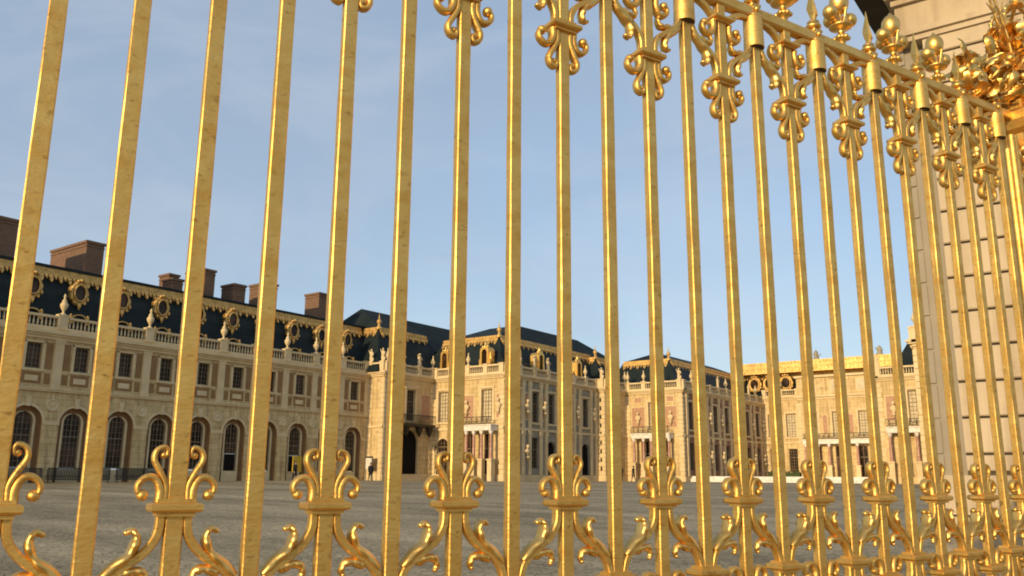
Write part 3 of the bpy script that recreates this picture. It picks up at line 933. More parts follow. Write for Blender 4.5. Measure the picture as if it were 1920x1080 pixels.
facade(E_, MS(0, 0), 26.96, its, statues=(2, 4, 6, 8), urns=(1, 5, 9), wm=BRICKW, pil=[2.2 + j * 3.7 + q for j in range(7) for q in (-1.15, 1.15)])
mansard(E_, -12, -.5, .6, 30, 12.0, 16.1, 2.6, 17.4)

# F: back front of the marble court
Fb = empty('palace_building', (-33, 121.6, 0), 0, 'pale sunlit front closing the far end of the court under a broad gilded roof edge', 'palace building')
facade(Fb, ME(-10.71, 0), 5.4, [('gnd', 1.4), ('win', 1.4), ('gnd', 4.0), ('win', 4.0), ('panel', 2.3, 2.75, 7.4, 10)], zt=12.4, urns=(1,))
facade(Fb, ME(5.3, 0), 5.4, [('gnd', 1.4), ('win', 1.4), ('gnd', 4.0), ('win', 4.0), ('panel', 2.3, 2.75, 7.4, 10)], zt=12.4, urns=(1,))
facade(Fb, ME(-5.31, -1.2), 10.62, [('win', 1.9), ('win', 5.3), ('win', 8.7), ('panel', 3.3, 3.9, 7.4, 10), ('panel', 6.7, 7.3, 7.4, 10), ('balcony', .8, 9.8, 4)], zt=12.2, cornice=False)
at = MB()
at.box(-5.31, 5.31, -1.35, 6, 12.2, 12.5, STONE_W); at.box(-5.4, 5.4, -1.6, 6, 12.5, 12.75, STONE_W)
at.box(-5.31, 5.31, -1.2, 6, 12.75, 15.2, STONE)
for a in (-3.4, 0, 3.4):
    at.box(a - .75, a + .75, -1.24, -1.2, 13.1, 14.8, STONE_W); at.box(a - .55, a + .55, -1.28, -1.24, 13.25, 14.65, BLIND)
at.box(-5.5, 5.5, -1.5, 6, 15.2, 15.5, STONE_W)
for sg in (-1, 1):
    at.box(sg * 5.31 - .012, sg * 5.31 + .012, -1.2, 0, .9, 12.2, STONE_W)
at.build('attic', Fb)
mansard(Fb, -17, 10.7, .5, 12, 12.9, 16.4, 1.9, 17.2, sides='E', h=.9)
ge = MB()
crest(ge, (-14.6, .6), (10.9, .6), 17.9, (0, -1), 1.5, .5, GILT, .1)
ge.box(-14.6, 10.9, .5, 3, 16.35, 17.95, GILT)
ge.build('gilded_crest', Fb)
for a in (-12.0, -9.8, -7.4, 7.4, 9.2): place(oculus, Fb, T(a, .95, 14.9) @ Matrix.Scale(1.15, 4))
tr = MB()
for a in (-9, -3, 0, 5.5):
    tr.lathe([(.5, 17.9), (.4, 18.2), (.25, 18.6), (.35, 18.9), (.1, 19.3)], (a, 1.2, 0), STONE_D, 8)
    for q in range(7):
        w = random.uniform(0, 6.28); r = random.uniform(.2, .8)
        tr.cyl((a, 1.2, 18.2), (a + r * math.cos(w), 1.2 + .3 * math.sin(w), 18.6 + random.uniform(0, .6)), .12, .05, STONE_D, 6)
    tr.build('roof_trophy', Fb); tr = MB()

# G: matching step on the far right of the court
G = empty('palace_pavilion', (-21.9, 94.64, 0), 0, 'sunlit front right of the white terrace, partly hidden by fence bars beside the stone pillar', 'pavilion')
facade(G, ME(0, 0), 7.51, [('win', 3.75), ('panel', .9, 2.3, 7.4, 9.9), ('panel', 5.3, 6.7, 7.4, 9.9), ('bust', 1.6, 8.4), ('bust', 6.0, 8.4), ('balcony', 1.0, 6.5, 3)], statues=(0, 2), urns=(1, 3))
facade(G, T(0, 27, 0) @ RZ(R(-90)), 27, [])
mansard(G, .5, 12, .6, 30, 12.0, 16.1, 2.6, 17.4)
H = empty('palace_pavilion', (-13.4, 70.64, 0), 0, 'nearer sunlit palace front almost wholly hidden behind the big stone gate pillar', 'pavilion')
facade(H, ME(0, 0), 9.5, [('arch', 8.0), ('win', 8.0), ('win', 2.2), ('panel', 3.85, 5.55, 7.45, 9.85), ('balcony', .8, 5.5, 3)], urns=(0, 1, 2, 3))
facade(H, T(0, 24, 0) @ RZ(R(-90)), 24, [])
mansard(H, .5, 13, .6, 24, 12.0, 16.9, 2.6, 19.4)

# taller slate roofs rising behind the steps
def tall_block(px, py, w, d, zt, zr, name, label):
    o = empty(name, (px, py, 0), 0, label, 'palace building')
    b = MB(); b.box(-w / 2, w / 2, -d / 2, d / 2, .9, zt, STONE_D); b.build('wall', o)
    r = MB()
    r.add([(-w / 2 - .4, -d / 2 - .4, zt), (w / 2 + .4, -d / 2 - .4, zt), (w / 2 + .4, d / 2 + .4, zt), (-w / 2 - .4, d / 2 + .4, zt),
           (-w / 2 + 4, -d / 2 + 5, zr), (w / 2 - 4, -d / 2 + 5, zr), (w / 2 - 4, d / 2 - 5, zr), (-w / 2 + 4, d / 2 - 5, zr)],
          [(0, 1, 5, 4), (1, 2, 6, 5), (2, 3, 7, 6), (3, 0, 4, 7), (4, 5, 6, 7)], SLATE_L)
    r.build('roof', o)

tall_block(-71.3, 78.5, 10, 22, 15.8, 19.9, 'palace_building', 'dark hipped slate roof rising highest behind the front with gilded dormers')
# marble step of the inner court
st = MB()
st.box(-43.6, -21.95, 96.3, 121.2, .9, 1.75, WHITE)
st.box(-43.6, -21.95, 96.0, 96.28, .9, 1.45, WHITE)
tag(st.build('marble_terrace'), kind='structure')

# ------------------------------------------------------------------ stone gate pillar (right, near)
PY, PX = 10.5, -1.57
pil = empty('stone_gate_pillar', (PX, PY, 0), 0, 'massive banded stone pillar with heavy cornice rising behind the right end of the gilded fence', 'pillar')
pb = MB()
rp = random.Random(4)
zs = [1.66] + [1.85 + .39 * k for k in range(13)] + [6.76]
for z0, z1 in zip(zs, zs[1:]):
    h0, h1 = z0 + .026, z1
    xj = 0.0
    while xj < 4.99:
        xe = min(5.0, xj + rp.uniform(1.2, 1.9))
        pb.sqb(xj, xe, 0, 1.0, h0, h1, .012, PIERST)
        xj = xe
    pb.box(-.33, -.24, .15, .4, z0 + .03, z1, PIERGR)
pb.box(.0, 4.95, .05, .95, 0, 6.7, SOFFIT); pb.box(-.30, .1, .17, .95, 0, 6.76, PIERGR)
pb.build('shaft', pil)
pl = MB()
pl.box(-.30, 5.1, -.10, 1.1, 0, .22, PIERST); pl.box(-.34, 5.1, -.12, 1.1, .22, 1.21, PIERST)
pl.box(-.30, 5.1, -.06, 1.06, 1.23, 1.64, PIERST)
pl.build('plinth', pil)
co = MB()
co.box(-.30, 5.0, -.03, 1.03, 6.76, 6.83, PIERST); co.box(-.34, 5.0, -.07, 1.07, 6.83, 6.90, PIERST)
co.box(-.27, 5.0, 0, 1.0, 6.90, 7.26, PIERST)
co.box(-.30, 5.0, -.06, 1.06, 7.26, 7.34, PIERST); co.box(-.36, 5.0, -.12, 1.12, 7.34, 7.42, PIERST); co.box(-.30, 5.0, -.17, 1.1, 7.42, 7.54, PIERST)
co.box(-.73, 5.2, -.55, 1.46, 7.54, 7.85, SOFFIT); co.box(-.80, 5.2, -.62, 1.52, 7.85, 8.15, PIERST)  # overhang coloured dark to paint the shade of its underside
co.box(-.2, 5.0, 0, 1.0, 8.15, 9.0, PIERST)
co.build('cornice', pil)

# ------------------------------------------------------------------ gilded fence
FAZ, FD, SP = R(22.30), 2.0, 0.1726
fn = Vector((-math.cos(FAZ), math.sin(FAZ), 0))
fence = empty('gilded_fence', fn * FD, math.pi / 2 - FAZ, 'tall gold-leafed fence of square bars with scrolls, collars and spear tips across the foreground', 'fence')
# bar stations along the fence, closing up a little towards the gate pier
STN = {2: .1081, 3: .1926, 4: .2763, 5: .3605, 6: .4460, 7: .5325, 8: .6190, 9: .7064, 10: .7930, 11: .8797, 12: .9662, 13: 1.0518, 14: 1.1385,
       15: 1.2251, 16: 1.3110, 17: 1.3966, 18: 1.4829, 19: 1.5668, 20: 1.6460, 21: 1.7230, 22: 1.7980, 23: 1.8680, 24: 1.9390, 25: 2.008}
def U(k): return FD * (STN[k] if k in STN else STN[2] + .0848 * (k - 2))
HB, HD = 0.0186, 0.0132      # bar half width and half depth
def bar_mesh(z0, z1):
    c, d = HB - .0028, HD - .0028
    ring = [(-HB, -d), (-c, -HD), (c, -HD), (HB, -d), (HB, d), (c, HD), (-c, HD), (-HB, d)]
    mb = MB()
    zz = [z0 + (z1 - z0) * i / 24 for i in range(25)]
    rr = random.Random(3)
    mb.rings([[(x + .0006 * rr.uniform(-1, 1), y + .0006 * rr.uniform(-1, 1), z) for x, y in ring] for z in zz], GOLD, False)
    return mb
def collar_mesh(hx=.053, hy=.036, h=.018):
    mb = MB()
    a, b = hx - .014, hy - .012
    mb.sq([(a - .004, b - .004, -h), (a, b, -h), (a, b, -h * .62), (hx - .004, hy - .004, -h * .5), (hx, hy, -h * .25), (hx, hy, h * .25), (hx - .004, hy - .004, h * .5),
           (a, b, h * .62), (a, b, h), (a - .004, b - .004, h)], (0, 0, 0), GOLD)
    return mb
def pth(pts, sx=1, k=6, zf=1, z0=0, flip=0):
    return [(p[0] * sx, 0, (z0 + (p[1] if not flip else -p[1]))) for p in catmull([(a, b, 0) for a, b in pts], k)]
# shapes as (du, dz from the collar centre), right-hand side
INNER = [(.024, .012), (.023, .045), (.036, .074), (.050, .100), (.046, .120), (.031, .127), (.0245, .119), (.0265, .109), (.032, .110)]
OUTER = [(.034, .012), (.034, .038), (.045, .060), (.062, .063), (.077, .050), (.078, .034), (.068, .026)]
LEG = [(.028, -.010), (.031, -.052), (.050, -.085), (.080, -.110), (.115, -.134), (.138, -.160), (.150, -.196)]
LEAF1 = [(.140, -.148), (.112, -.120), (.086, -.098), (.074, -.075), (.073, -.056), (.082, -.046), (.094, -.050)]
LEAF2 = [(.105, -.138), (.090, -.133), (.070, -.128), (.053, -.133), (.047, -.148), (.052, -.158)]
def scroll_mesh(pts, sx, flip, th=.0075, dp=.014, ball=.0125, m=GOLD):
    mb = MB()
    p = pth(pts, sx, 6, flip=flip)
    mb.sweep(p, lambda t: th * (1.15 - .55 * t), lambda t: dp * (1.05 - .35 * t), m)
    e = p[-1]
    if ball: mb.ball((e[0], 0, e[2]), ball, m, 10, 8, 1, 1, 1.25)
    return mb
def leg_mesh(pts, sx, flip):
    mb = MB()
    mb.sweep(pth(pts, sx, 6, flip=flip), lambda t: .0092, lambda t: .0135, GOLD, 'square', False)
    return mb
def leaf_mesh(pts, sx, flip, w=.021, m=GOLD_BRIGHT):
    mb = MB()
    p = pth(pts, sx, 8, flip=flip)
    mb.sweep(p, lambda t: (.0095 + .0045 * abs(math.sin(t * 9))) * (1 - .55 * t), lambda t: w * (.55 + .55 * math.sin(math.pi * min(1, t * .95 + .1))) * (1 + .10 * math.sin(t * 28)), m, 'leaf')
    e = p[-1]
    mb.ball((e[0], 0, e[2]), .0065, m, 8, 6, 1, 1, 1.8)
    return mb
PARTS = {}
def part(key, fnc):
    if key not in PARTS:
        PARTS[key] = fnc().build(key[0])
        return PARTS[key], True
    return PARTS[key], False
def put(parent, key, fnc, z, x=0, s=1.0):
    o, new = part(key, fnc)
    if not new:
        o = o.copy(); COL.objects.link(o)
    o.parent = parent
    o.location = (x, 0, z)
    o.scale = (s, 1, 1)
    return o
def cap_mesh():
    mb = MB()
    mb.lathe([(.0372, 0), (.0352, .118)], (0, 0, 0), GOLD, 24)
    mb.lathe([(.0352, .118), (.030, .124)], (0, 0, 0), GOLD, 24)
    mb.lathe([(.0345, -.0006), (.029, .012)], (0, 0, -.0006), SOFFIT, 24)
    return mb
def knot_mesh():
    mb = MB()
    mb.lathe([(.026, .0), (.032, .006), (.032, .014), (.024, .02)], (0, 0, 0), GOLD_BRIGHT, 16)
    mb.ball((0, 0, .042), .029, GOLD_BRIGHT, 12, 8, .85)
    for j in range(8):
        a = j * math.pi / 4
        mb.ball((.023 * math.cos(a), .023 * math.sin(a), .042 + .008 * (1 if j % 2 else -1)), .011, GOLD_BRIGHT, 6, 5)
    mb.lathe([(.022, .064), (.03, .07), (.03, .078), (.02, .084), (.024, .094), (.017, .100)], (0, 0, 0), GOLD_BRIGHT, 16)
    return mb
def spear_mesh():
    mb = MB()
    prof = [(.013, 0), (.015, .012), (.023, .030), (.034, .046), (.034, .052), (.027, .075), (.013, .115), (.0015, .160)]
    rings = []
    for r, z in prof:
        rings.append([(r, 0, z), (r * .3, r * .3, z), (0, r * .55, z), (-r * .3, r * .3, z), (-r, 0, z), (-r * .3, -r * .3, z), (0, -r * .55, z), (r * .3, -r * .3, z)])
    mb.rings(rings, GOLD_BRIGHT, False)
    return mb
def fin_mesh():
    mb = MB()
    g = GOLD_BRIGHT
    mb.lathe([(.014, 0), (.016, .018), (.026, .024), (.030, .034), (.022, .044), (.013, .050), (.013, .066), (.024, .072), (.044, .078), (.047, .084), (.036, .090), (.015, .094)], (0, 0, 0), g, 16)
    mb.cyl((0, 0, .09), (0, 0, .135), .013, .011, g, 10)
    mb.lathe([(.011, .137), (.022, .146), (.034, .164), (.039, .187), (.036, .209), (.024, .228), (.010, .239), (.001, .252)], (0, 0, 0), g, 16)
    for sx, sy in ((-1, 0), (1, 0), (0, 1)):
        mb.ball((sx * .060, sy * .045, .130), .030, g, 14, 10)
        mb.cyl((sx * .012, sy * .012, .095), (sx * .045, sy * .04, .112), .008, .007, g, 8)
    mb.sweep([(p[0], -.02 - .012 * i / 18, p[2]) for i, p in enumerate(pth([(0, .09), (.002, .115), (0, .14), (0, .155)], 1, 6))], lambda t: .012 * (1 - .7 * t), lambda t: .005, g)
    for j in range(6):
        a = j * math.pi / 3 + .3
        mb.ball((.026 * math.cos(a), .026 * math.sin(a), .03), .010, g, 6, 5)
    return mb
def arc_mesh(sx):
    mb = MB()
    # quarter arch from the bar cap's side down to the odd bar's top collar
    pts = [(.135 - .125, 0.0)]
    P = [(SP - .036, .055), (SP - .072, .050), (SP - .110, .032), (SP - .135, .006), (SP - .142, -.012)]
    mb.sweep(pth(P, sx, 6), lambda t: .010, lambda t: .012, GOLD, 'square', False)
    return mb

ODD_Z0, ODD_Z1 = 0.12, 3.29
evb, odb = bar_mesh(.12, 3.30), bar_mesh(.12, 3.285)
KS = list(range(-3, 25))
even_bar = odd_bar = None
for k in KS:
    if k % 2 == 0:
        if even_bar is None: b = even_bar = evb.build('bar', fence)
        else: b = even_bar.copy(); COL.objects.link(b)
        b.parent = fence; b.location = (U(k), 0, 0)
        put(b, ('cap',), cap_mesh, 3.145)
        put(b, ('knot',), knot_mesh, 3.262)
        put(b, ('spear_tip',), spear_mesh, 3.352)
        put(b, ('collar', 2), lambda: collar_mesh(.056, .038, .020), 1.322)
        for sx in (-1, 1):
            put(b, ('leg', 'low', sx), lambda: leg_mesh([(.030, -.012), (.034, -.06), (.060, -.12), (.075, -.2), (.055, -.27), (.03, -.3)], sx, 0), 1.322)
    else:
        if odd_bar is None: b = odd_bar = odb.build('bar', fence)
        else: b = odd_bar.copy(); COL.objects.link(b)
        b.parent = fence; b.location = (U(k), 0, 0)
        # lower ornament, then the same turned upside down near the top, a third hanging under the rail, a fourth at the foot
        put(b, ('collar', 1), collar_mesh, 1.530)
        put(b, ('collar', 1), collar_mesh, 2.968)
        put(b, ('collar', 3), lambda: collar_mesh(.047, .034, .013), 3.205)
        put(b, ('collar', 2), collar_mesh, 1.262)
        for sx in (-1, 1):
            gs = abs(U(k + sx) - U(k)) / SP
            put(b, ('scroll', 'in', sx), lambda: scroll_mesh(INNER, sx, 0, .0066, .0140, .0082), 1.530)
            put(b, ('scroll', 'out', sx), lambda: scroll_mesh(OUTER, sx, 0, .0085, .0165, .0125), 1.530)
            put(b, ('scroll', 'in', sx, 1), lambda: scroll_mesh([(p * 1.04, q * 1.1) for p, q in INNER], sx, 1, .0092, .0165, .0105), 2.968)
            put(b, ('scroll', 'out', sx, 1), lambda: scroll_mesh([(p * 1.14, q * 1.1) for p, q in OUTER], sx, 1, .0098, .0175, .0145), 2.968)
            put(b, ('scroll', 'out', sx, 1), None, 3.205)
            put(b, ('scroll', 'out', sx), None, 1.262)
            put(b, ('leg', sx), lambda: leg_mesh(LEG, sx, 0), 1.530, 0, gs)
            put(b, ('leg', sx, 1), lambda: leg_mesh(LEG, sx, 1), 2.968, 0, gs)
            put(b, ('arch', sx), lambda: arc_mesh(sx), 3.205, 0, gs)
            put(b, ('leaf', 1, sx), lambda: leaf_mesh(LEAF1, sx, 0), 1.530, 0, gs)
            put(b, ('leaf', 2, sx), lambda: leaf_mesh(LEAF2, sx, 0, .015), 1.530, 0, gs)
            put(b, ('leaf', 3, sx), lambda: leaf_mesh(LEAF1, sx, 1, .019), 2.968, 0, gs)
            put(b, ('leaf', 4, sx), lambda: leaf_mesh(LEAF2, sx, 1, .015), 2.968, 0, gs)
        put(b, ('finial',), fin_mesh, 3.306)
rl = MB()
rl.sweep([(U(-3) - .2, 0, 3.285), (U(10), 0, 3.285), (U(25), 0, 3.285)], lambda t: .022, lambda t: .020, GOLD, 'square', False)
rl.build('top_rail', fence)
rl = MB()
rl.sweep([(U(-3) - .2, 0, .14), (U(10), 0, .14), (U(25), 0, .14)], lambda t: .025, lambda t: .03, GOLD, 'square', False)
rl.build('bottom_rail', fence)

# gilded pier that ends the fence, with its crown-and-palm trophy
gp = empty('gilded_gate_pier', tuple(fn * FD + Vector((math.sin(FAZ), math.cos(FAZ), 0)) * 4.19), math.pi / 2 - FAZ,
           'ornate gilded openwork pier topped by crown, palms and foliage at the right fence end', 'gate pier')
def post():
    mb = MB()
    for x in (-.012, .012):
        for y in (-.012, .012):
            mb.cyl((x, y, .1), (x, y, 3.18), .017, .017, GOLD, 8)
    mb.sq([(.05, .05, 0), (.05, .05, .1), (.04, .04, .12), (.04, .04, .2)], (0, 0, 0), GOLD)
    return mb
p0 = post().build('post', gp, (-.20, 0, 0))
for x in (-.10, .10, .20):
    c = p0.copy(); COL.objects.link(c); c.location = (x, 0, 0)
sc = MB()
for z in [2.3 + .11 * j for j in range(8)]:
    for sx in (-1, 1):
        for y in (-.03,):
            pts = [(0.004, 0), (.03, .03), (.045, .06), (.03, .085), (.012, .075), (.016, .06)]
            sc.sweep([(a * sx, y, z + b) for a, _, b in [(q[0], 0, q[2]) for q in pth(pts, 1, 5)]], lambda t: .007, lambda t: .011, GOLD_BRIGHT)
            sc.ball((sx * .055, y, z + .02), .014, GOLD_BRIGHT, 8, 6)
    for sx in (-1, 1):
        sc.sweep([(sx * (.15 + .03 * math.sin(q * .7)), -.02, z + .1 * q / 9) for q in range(10)], lambda t: .007, lambda t: .01, GOLD_BRIGHT)
        sc.ball((sx * .15, -.03, z + .05), .02, GOLD_BRIGHT, 8, 6)
sc.build('scrollwork', gp)
ca = MB()
ca.sq([(.17, .12, 3.10), (.185, .14, 3.14), (.185, .14, 3.2), (.21, .16, 3.22), (.225, .18, 3.26), (.225, .18, 3.30), (.205, .16, 3.32), (.205, .16, 3.36), (.17, .12, 3.38)], (0.03, 0.1, 0), GOLD)
ca.build('capital', gp)
rn = random.Random(11)
def frond(mb, base, tip, w=.03, lean=.0, m=GOLD_BRIGHT):
    b, t = Vector(base), Vector(tip)
    n = 9
    path = []
    for i in range(n + 1):
        q = i / n
        p = b.lerp(t, q) + Vector((lean * math.sin(q * math.pi), -.02 * math.sin(q * math.pi), 0))
        path.append(tuple(p))
    mb.sweep(path, lambda u: .009 * (1 - .6 * u), lambda u: .010 * (1 - .6 * u), m)
    for i in range(1, n + 1):
        p = Vector(path[i]); d = (Vector(path[i]) - Vector(path[i - 1])).normalized()
        side = Vector((-d.z, 0, d.x))
        for sg in (-1, 1):
            q = p + d * w * 1.1 + side * sg * w * (1.1 - .5 * i / n) + Vector((0, rn.uniform(-.02, .01), 0))
            mb.cyl(tuple(p), tuple(q), .007, .002, m, 5)
pm = MB()
frond(pm, (-.10, .0, 3.40), (-.33, -.02, 4.0), .055, .05)
frond(pm, (-.06, .05, 3.40), (-.28, .02, 4.06), .05, .04)
frond(pm, (.10, .0, 3.40), (.33, -.02, 3.93), .05, -.05)
frond(pm, (.02, .05, 3.40), (.22, .02, 3.98), .045, -.04)
pm.build('palm_frond', gp)
cw = MB(T(0.02, 0, .10))
cw.lathe([(.10, 3.60), (.125, 3.61), (.125, 3.64), (.105, 3.65), (.11, 3.68)], (0, 0, 0), GOLD_BRIGHT, 20)
for j in range(8):
    a = 2 * math.pi * j / 8
    cw.ball((.125 * math.cos(a), .125 * math.sin(a), 3.70), .022, GOLD_BRIGHT, 8, 6, 1.3)
    pr = None
    for q in range(7):
        t = q / 6
        r = .115 * math.cos(t * math.pi / 2) + .03 * math.sin(t * math.pi)
        p = (r * math.cos(a), r * math.sin(a), 3.66 + .17 * math.sin(t * math.pi / 2))
        if pr: cw.cyl(pr, p, .009, .009, GOLD_BRIGHT, 6)
        cw.ball(p, .012, GOLD_BRIGHT, 6, 5)
        pr = p
cw.ball((0, 0, 3.86), .03, GOLD_BRIGHT); cw.cyl((0, 0, 3.88), (0, 0, 3.97), .007, .007, GOLD_BRIGHT); cw.cyl((-.03, 0, 3.94), (.03, 0, 3.94), .007, .007, GOLD_BRIGHT)
cw.build('crown', gp)
def acanthus(mb, p, ux, uy, L_, w, curl, m=GOLD_BRIGHT):
    """one beaten leaf: folded along its rib, scalloped edge, tip curling over"""
    ux = Vector(ux).normalized(); uy = (Vector(uy) - ux * Vector(uy).dot(ux)).normalized(); uz = ux.cross(uy)
    n = 9
    rows = []
    x = z = 0.0
    for i in range(n + 1):
        t = i / n
        ang = curl * t * t * 1.9
        if i: x += L_ / n * math.cos(ang); z += L_ / n * math.sin(ang)
        ww = w * math.sin(math.pi * (t * .9 + .08)) ** .7 * (1 + .22 * math.cos(t * 22))
        c = Vector(p) + ux * x + uz * z
        e = uz * (ww * .45)
        rows.append([tuple(c + uy * ww + e), tuple(c + uy * ww * .45 + e * .9), tuple(c), tuple(c - uy * ww * .45 + e * .9), tuple(c - uy * ww + e)])
    th = uz * -.004
    vs = [q for r_ in rows for q in r_]
    k = len(vs)
    vs += [tuple(Vector(q) + th) for q in vs]
    fs = []
    for i in range(n):
        for j in range(4):
            a0 = i * 5 + j
            fs.append((a0, a0 + 1, a0 + 6, a0 + 5)); fs.append((k + a0 + 5, k + a0 + 6, k + a0 + 1, k + a0))
        for j in (0, 4):
            a0 = i * 5 + j
            fs.append((a0, a0 + 5, k + a0 + 5, k + a0))
    mb.add(vs, fs, m, True)
def foliage(mb, cx, cy, cz, rx, ry, rz, n, size):
    for _ in range(n):
        a = rn.uniform(0, 2 * math.pi); b = rn.uniform(-1, 1); r = rn.uniform(.25, 1) ** .6
        q = Vector((rx * r * math.cos(a) * math.sqrt(1 - b * b), ry * r * math.sin(a), rz * r * b))
        p = Vector((cx, cy, cz)) + q
        d = Vector((q.x / rx * .9 + rn.uniform(-.5, .5), q.y / ry * .5 - .25, q.z / rz * .5 + .65 + rn.uniform(-.3, .3)))
        acanthus(mb, p - d.normalized() * size * .5, d, (rn.uniform(-1, 1), rn.uniform(-1, 1) + .01, rn.uniform(-.5, .5)), size * rn.uniform(.8, 1.5), size * rn.uniform(.2, .34), rn.choice((-1, 1)) * rn.uniform(.5, 1.4))
        if rn.random() < .06: mb.ball(tuple(p + Vector((0, -.02, 0))), size * .2, GOLD_BRIGHT, 8, 6)
fo = MB()
foliage(fo, 0, 0, 3.60, .24, .1, .24, 90, .12)
foliage(fo, -.2, 0, 3.5, .2, .08, .16, 40, .10)
foliage(fo, -.40, 0, 3.42, .24, .05, .11, 54, .10)
foliage(fo, .36, 0, 3.40, .22, .05, .10, 40, .09)
fo.build('foliage', gp)

# ------------------------------------------------------------------ small things in the court
def barrier(x, y, L_, label):
    o = empty('crowd_barrier', (x, y, ground_z(x, y)), R(90), label, 'barrier', 'low dark barriers along the arcade')
    f = MB()
    f.box(-L_ / 2, L_ / 2, -.03, .03, 1.0, 1.06, IRON); f.box(-L_ / 2, L_ / 2, -.02, .02, .2, .25, IRON)
    f.box(-L_ / 2, L_ / 2, .25, .29, .45, .50, IRON)
    f.build('rail', o)
    n = int(L_ / .12)
    b = MB()
    for i in range(n + 1):
        xx = -L_ / 2 + L_ * i / n
        b.box(xx - .032, xx + .032, -.018, .018, .25, 1.0, IRON)
    b.build('infill', o)
    for sx in (-1, 1):
        l = MB(); l.box(sx * (L_ / 2 - .1) - .03, sx * (L_ / 2 - .1) + .03, -.3, .3, 0, .05, IRON); l.box(sx * (L_ / 2 - .1) - .025, sx * (L_ / 2 - .1) + .025, -.025, .025, .05, 1.0, IRON)
        l.build('leg', o)
for (a, l, t) in ((28.6, 3.8, 'low dark barrier by the arcade, leftmost of the row'), (33.2, 4.6, 'low dark barrier by the arcade, second from the left'), (38.1, 4.2, 'low dark barrier by the arcade, rightmost of the row')):
    barrier(-62.9, a, l, t)
def sign(x, y, rz):
    o = empty('notice_board', (x, y, ground_z(x, y)), rz, 'small pale notice board with dark top in front of the sunlit end pier', 'notice board')
    m = MB(); m.box(-.42, .42, -.03, .03, 1.1, 2.2, WHITE); m.build('panel', o)
    m = MB(); m.box(-.48, .48, -.08, .08, 2.2, 2.35, IRON); m.build('hood', o)
    for sx in (-1, 1):
        m = MB(); m.box(sx * .42 - .04, sx * .42 + .04, -.04, .04, 0, 2.2, STONE_D); m.build('post', o)
sign(-62.7, 62.2, 0)
o = empty('yellow_board', (-63.3, 53.6, ground_z(-63.3, 53.6)), R(90), 'tall yellow board standing against an arcade pier beside a dark doorway', 'board')
m = MB(); m.box(-.5, .5, -.04, .04, .75, 2.2, SIGNY); m.build('panel', o)
for sx in (-1, 1):
    m = MB(); m.box(sx * .4 - .03, sx * .4 + .03, -.03, .03, 0, .75, IRON); m.build('leg', o)
hd = MB()
for i in range(420):
    x, y, z = random.uniform(-43, -38.6), random.uniform(120.3, 121.1), random.uniform(0, .75)
    s_ = random.uniform(.06, .13); a = random.uniform(0, 3.14)
    hd.add([(x - s_ * math.cos(a), y - s_ * math.sin(a), 1.75 + z), (x + s_ * math.cos(a), y + s_ * math.sin(a), 1.75 + z), (x, y - .06, 1.75 + z + s_ * 1.6)], [(0, 1, 2)], HEDGE)
hd.box(-43, -38.6, 120.4, 121.0, 1.75, 2.35, HEDGE)
tag(hd.build('hedge'), 'low clipped hedge at the foot of the far sunlit front', 'hedge')

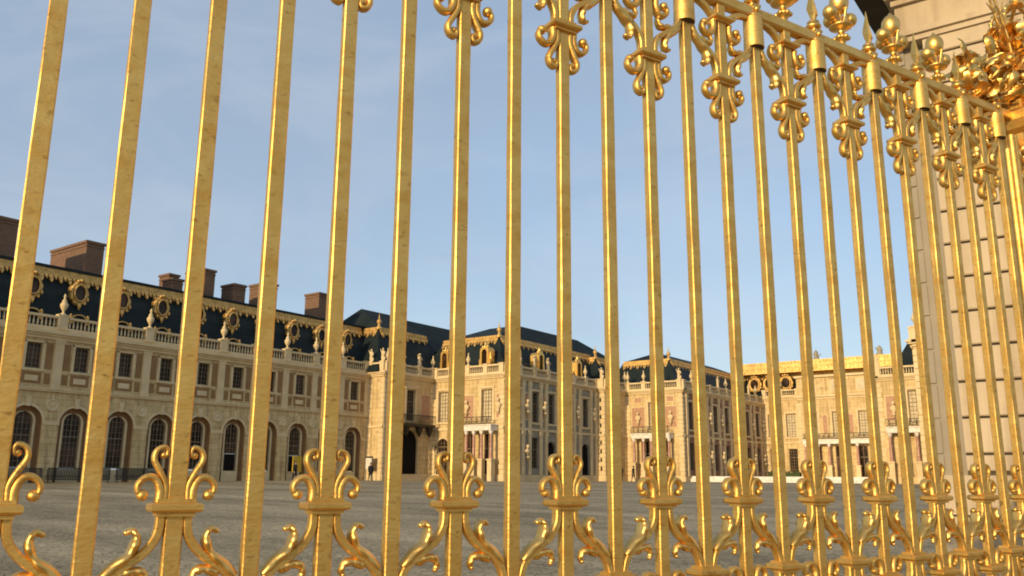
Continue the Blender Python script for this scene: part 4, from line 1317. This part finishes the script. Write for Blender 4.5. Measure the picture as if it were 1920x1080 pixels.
def person(x, y, rz, h, stride, label, group=None, coat=CLOTH):
    """one skinned body; hair is a child"""
    root = empty('person', (x, y, ground_z(x, y)), rz, label, 'person', group)
    s = h / 1.75
    J = {}
    V = []; Ed = []; Rd = []
    def v(p, r, par=None):
        V.append((p[0] * s, p[1] * s, p[2] * s)); Rd.append(r * s)
        if par is not None: Ed.append((par, len(V) - 1))
        return len(V) - 1
    pel = v((0, 0, .95), .15)
    wst = v((0, 0, 1.1), .14, pel); ch = v((0, -.02, 1.3), .165, wst); nb = v((0, -.01, 1.46), .075, ch); nk = v((0, -.02, 1.53), .055, nb)
    h1 = v((0, -.03, 1.60), .085, nk); h2 = v((0, -.02, 1.69), .085, h1)
    ns = v((0, -.115, 1.62), .018, h1)
    for sg in (-1, 1):
        st = stride * sg
        hp = v((sg * .1, 0, .88), .105, pel); kn = v((sg * .1, -.16 * st - .02, .48), .065, hp); an = v((sg * .1, -.36 * st + (.08 if st < 0 else 0), .09), .042, kn); to = v((sg * .11, -.36 * st - .15 + (.08 if st < 0 else 0), .035), .035, an)
        sh = v((sg * .19, 0, 1.41), .07, ch); el = v((sg * .25, .1 * st, 1.13), .05, sh); wr = v((sg * .25, .16 * st - .06, .89), .032, el)
        pa = v((sg * .25, .17 * st - .08, .83), .035, wr)
        v((sg * .235, .18 * st - .115, .80), .012, pa)
        for f in range(4):
            v((sg * (.25 + .004 * f), .17 * st - .11 + .02 * f, .745 + .006 * abs(f - 1)), .009, pa)
    me = bpy.data.meshes.new('body'); me.from_pydata(V, Ed, [])
    o = bpy.data.objects.new('body_skeleton', me); COL.objects.link(o)
    sk = o.modifiers.new('s', 'SKIN'); o.modifiers.new('b', 'SUBSURF').levels = 1
    for i, r in enumerate(Rd): me.skin_vertices[0].data[i].radius = (r, r)
    me.skin_vertices[0].data[0].use_root = True
    bpy.context.view_layer.update()
    m2 = bpy.data.meshes.new_from_object(o.evaluated_get(bpy.context.evaluated_depsgraph_get()))
    bpy.data.objects.remove(o)
    m2.name = 'body'
    b = bpy.data.objects.new('body', m2); COL.objects.link(b); b.parent = root
    m2.materials.clear()
    for m in (coat, SKIN): m2.materials.append(m)
    for p in m2.polygons:
        z = p.center.z / s
        p.material_index = 1 if (z > 1.5 or (z < .87 and abs(p.center.x) > .215 * s)) else 0
        p.use_smooth = True
    hm = MB(); hm.ball((0, .012 * s, 1.685 * s), .102 * s, HAIR, 12, 8, 1.0, .95, 1.05); hm.lathe([(.09 * s, 1.52 * s), (.1 * s, 1.62 * s), (.095 * s, 1.7 * s)], (0, .03 * s, 0), HAIR, 12)
    hm.build('hair', root)
    ct = MB(); ct.lathe([(.2 * s, .62 * s), (.19 * s, .8 * s), (.165 * s, 1.08 * s), (.2 * s, 1.32 * s), (.14 * s, 1.45 * s), (.06 * s, 1.5 * s)], (0, 0, 0), coat, 14, 1.05, .8)
    ct.build('coat', root)
    return root
def at(px, d):
    """world point at distance d on the ground in the direction of picture column px"""
    az = -YAW + math.atan((px - 960) / F_PX * .977)
    return d * math.sin(az), d * math.cos(az)
x, y = at(697, 80); person(x, y, R(60), 1.66, 1.0, 'person in black striding across the court in front of the sunlit end pier', None)
x, y = at(1167, 97); person(x, y, R(20), 1.7, .5, 'person in dark coat by the second sunlit front, left of the pair', 'pair walking by the second front')
x, y = at(1190, 97); person(x, y, R(-30), 1.7, -.5, 'person in dark coat by the second sunlit front, right of the pair', 'pair walking by the second front')
x, y = at(555, 77.5); person(x, y, R(100), 1.72, .4, 'person in dark coat standing by a dark arcade doorway beside the yellow board', None)
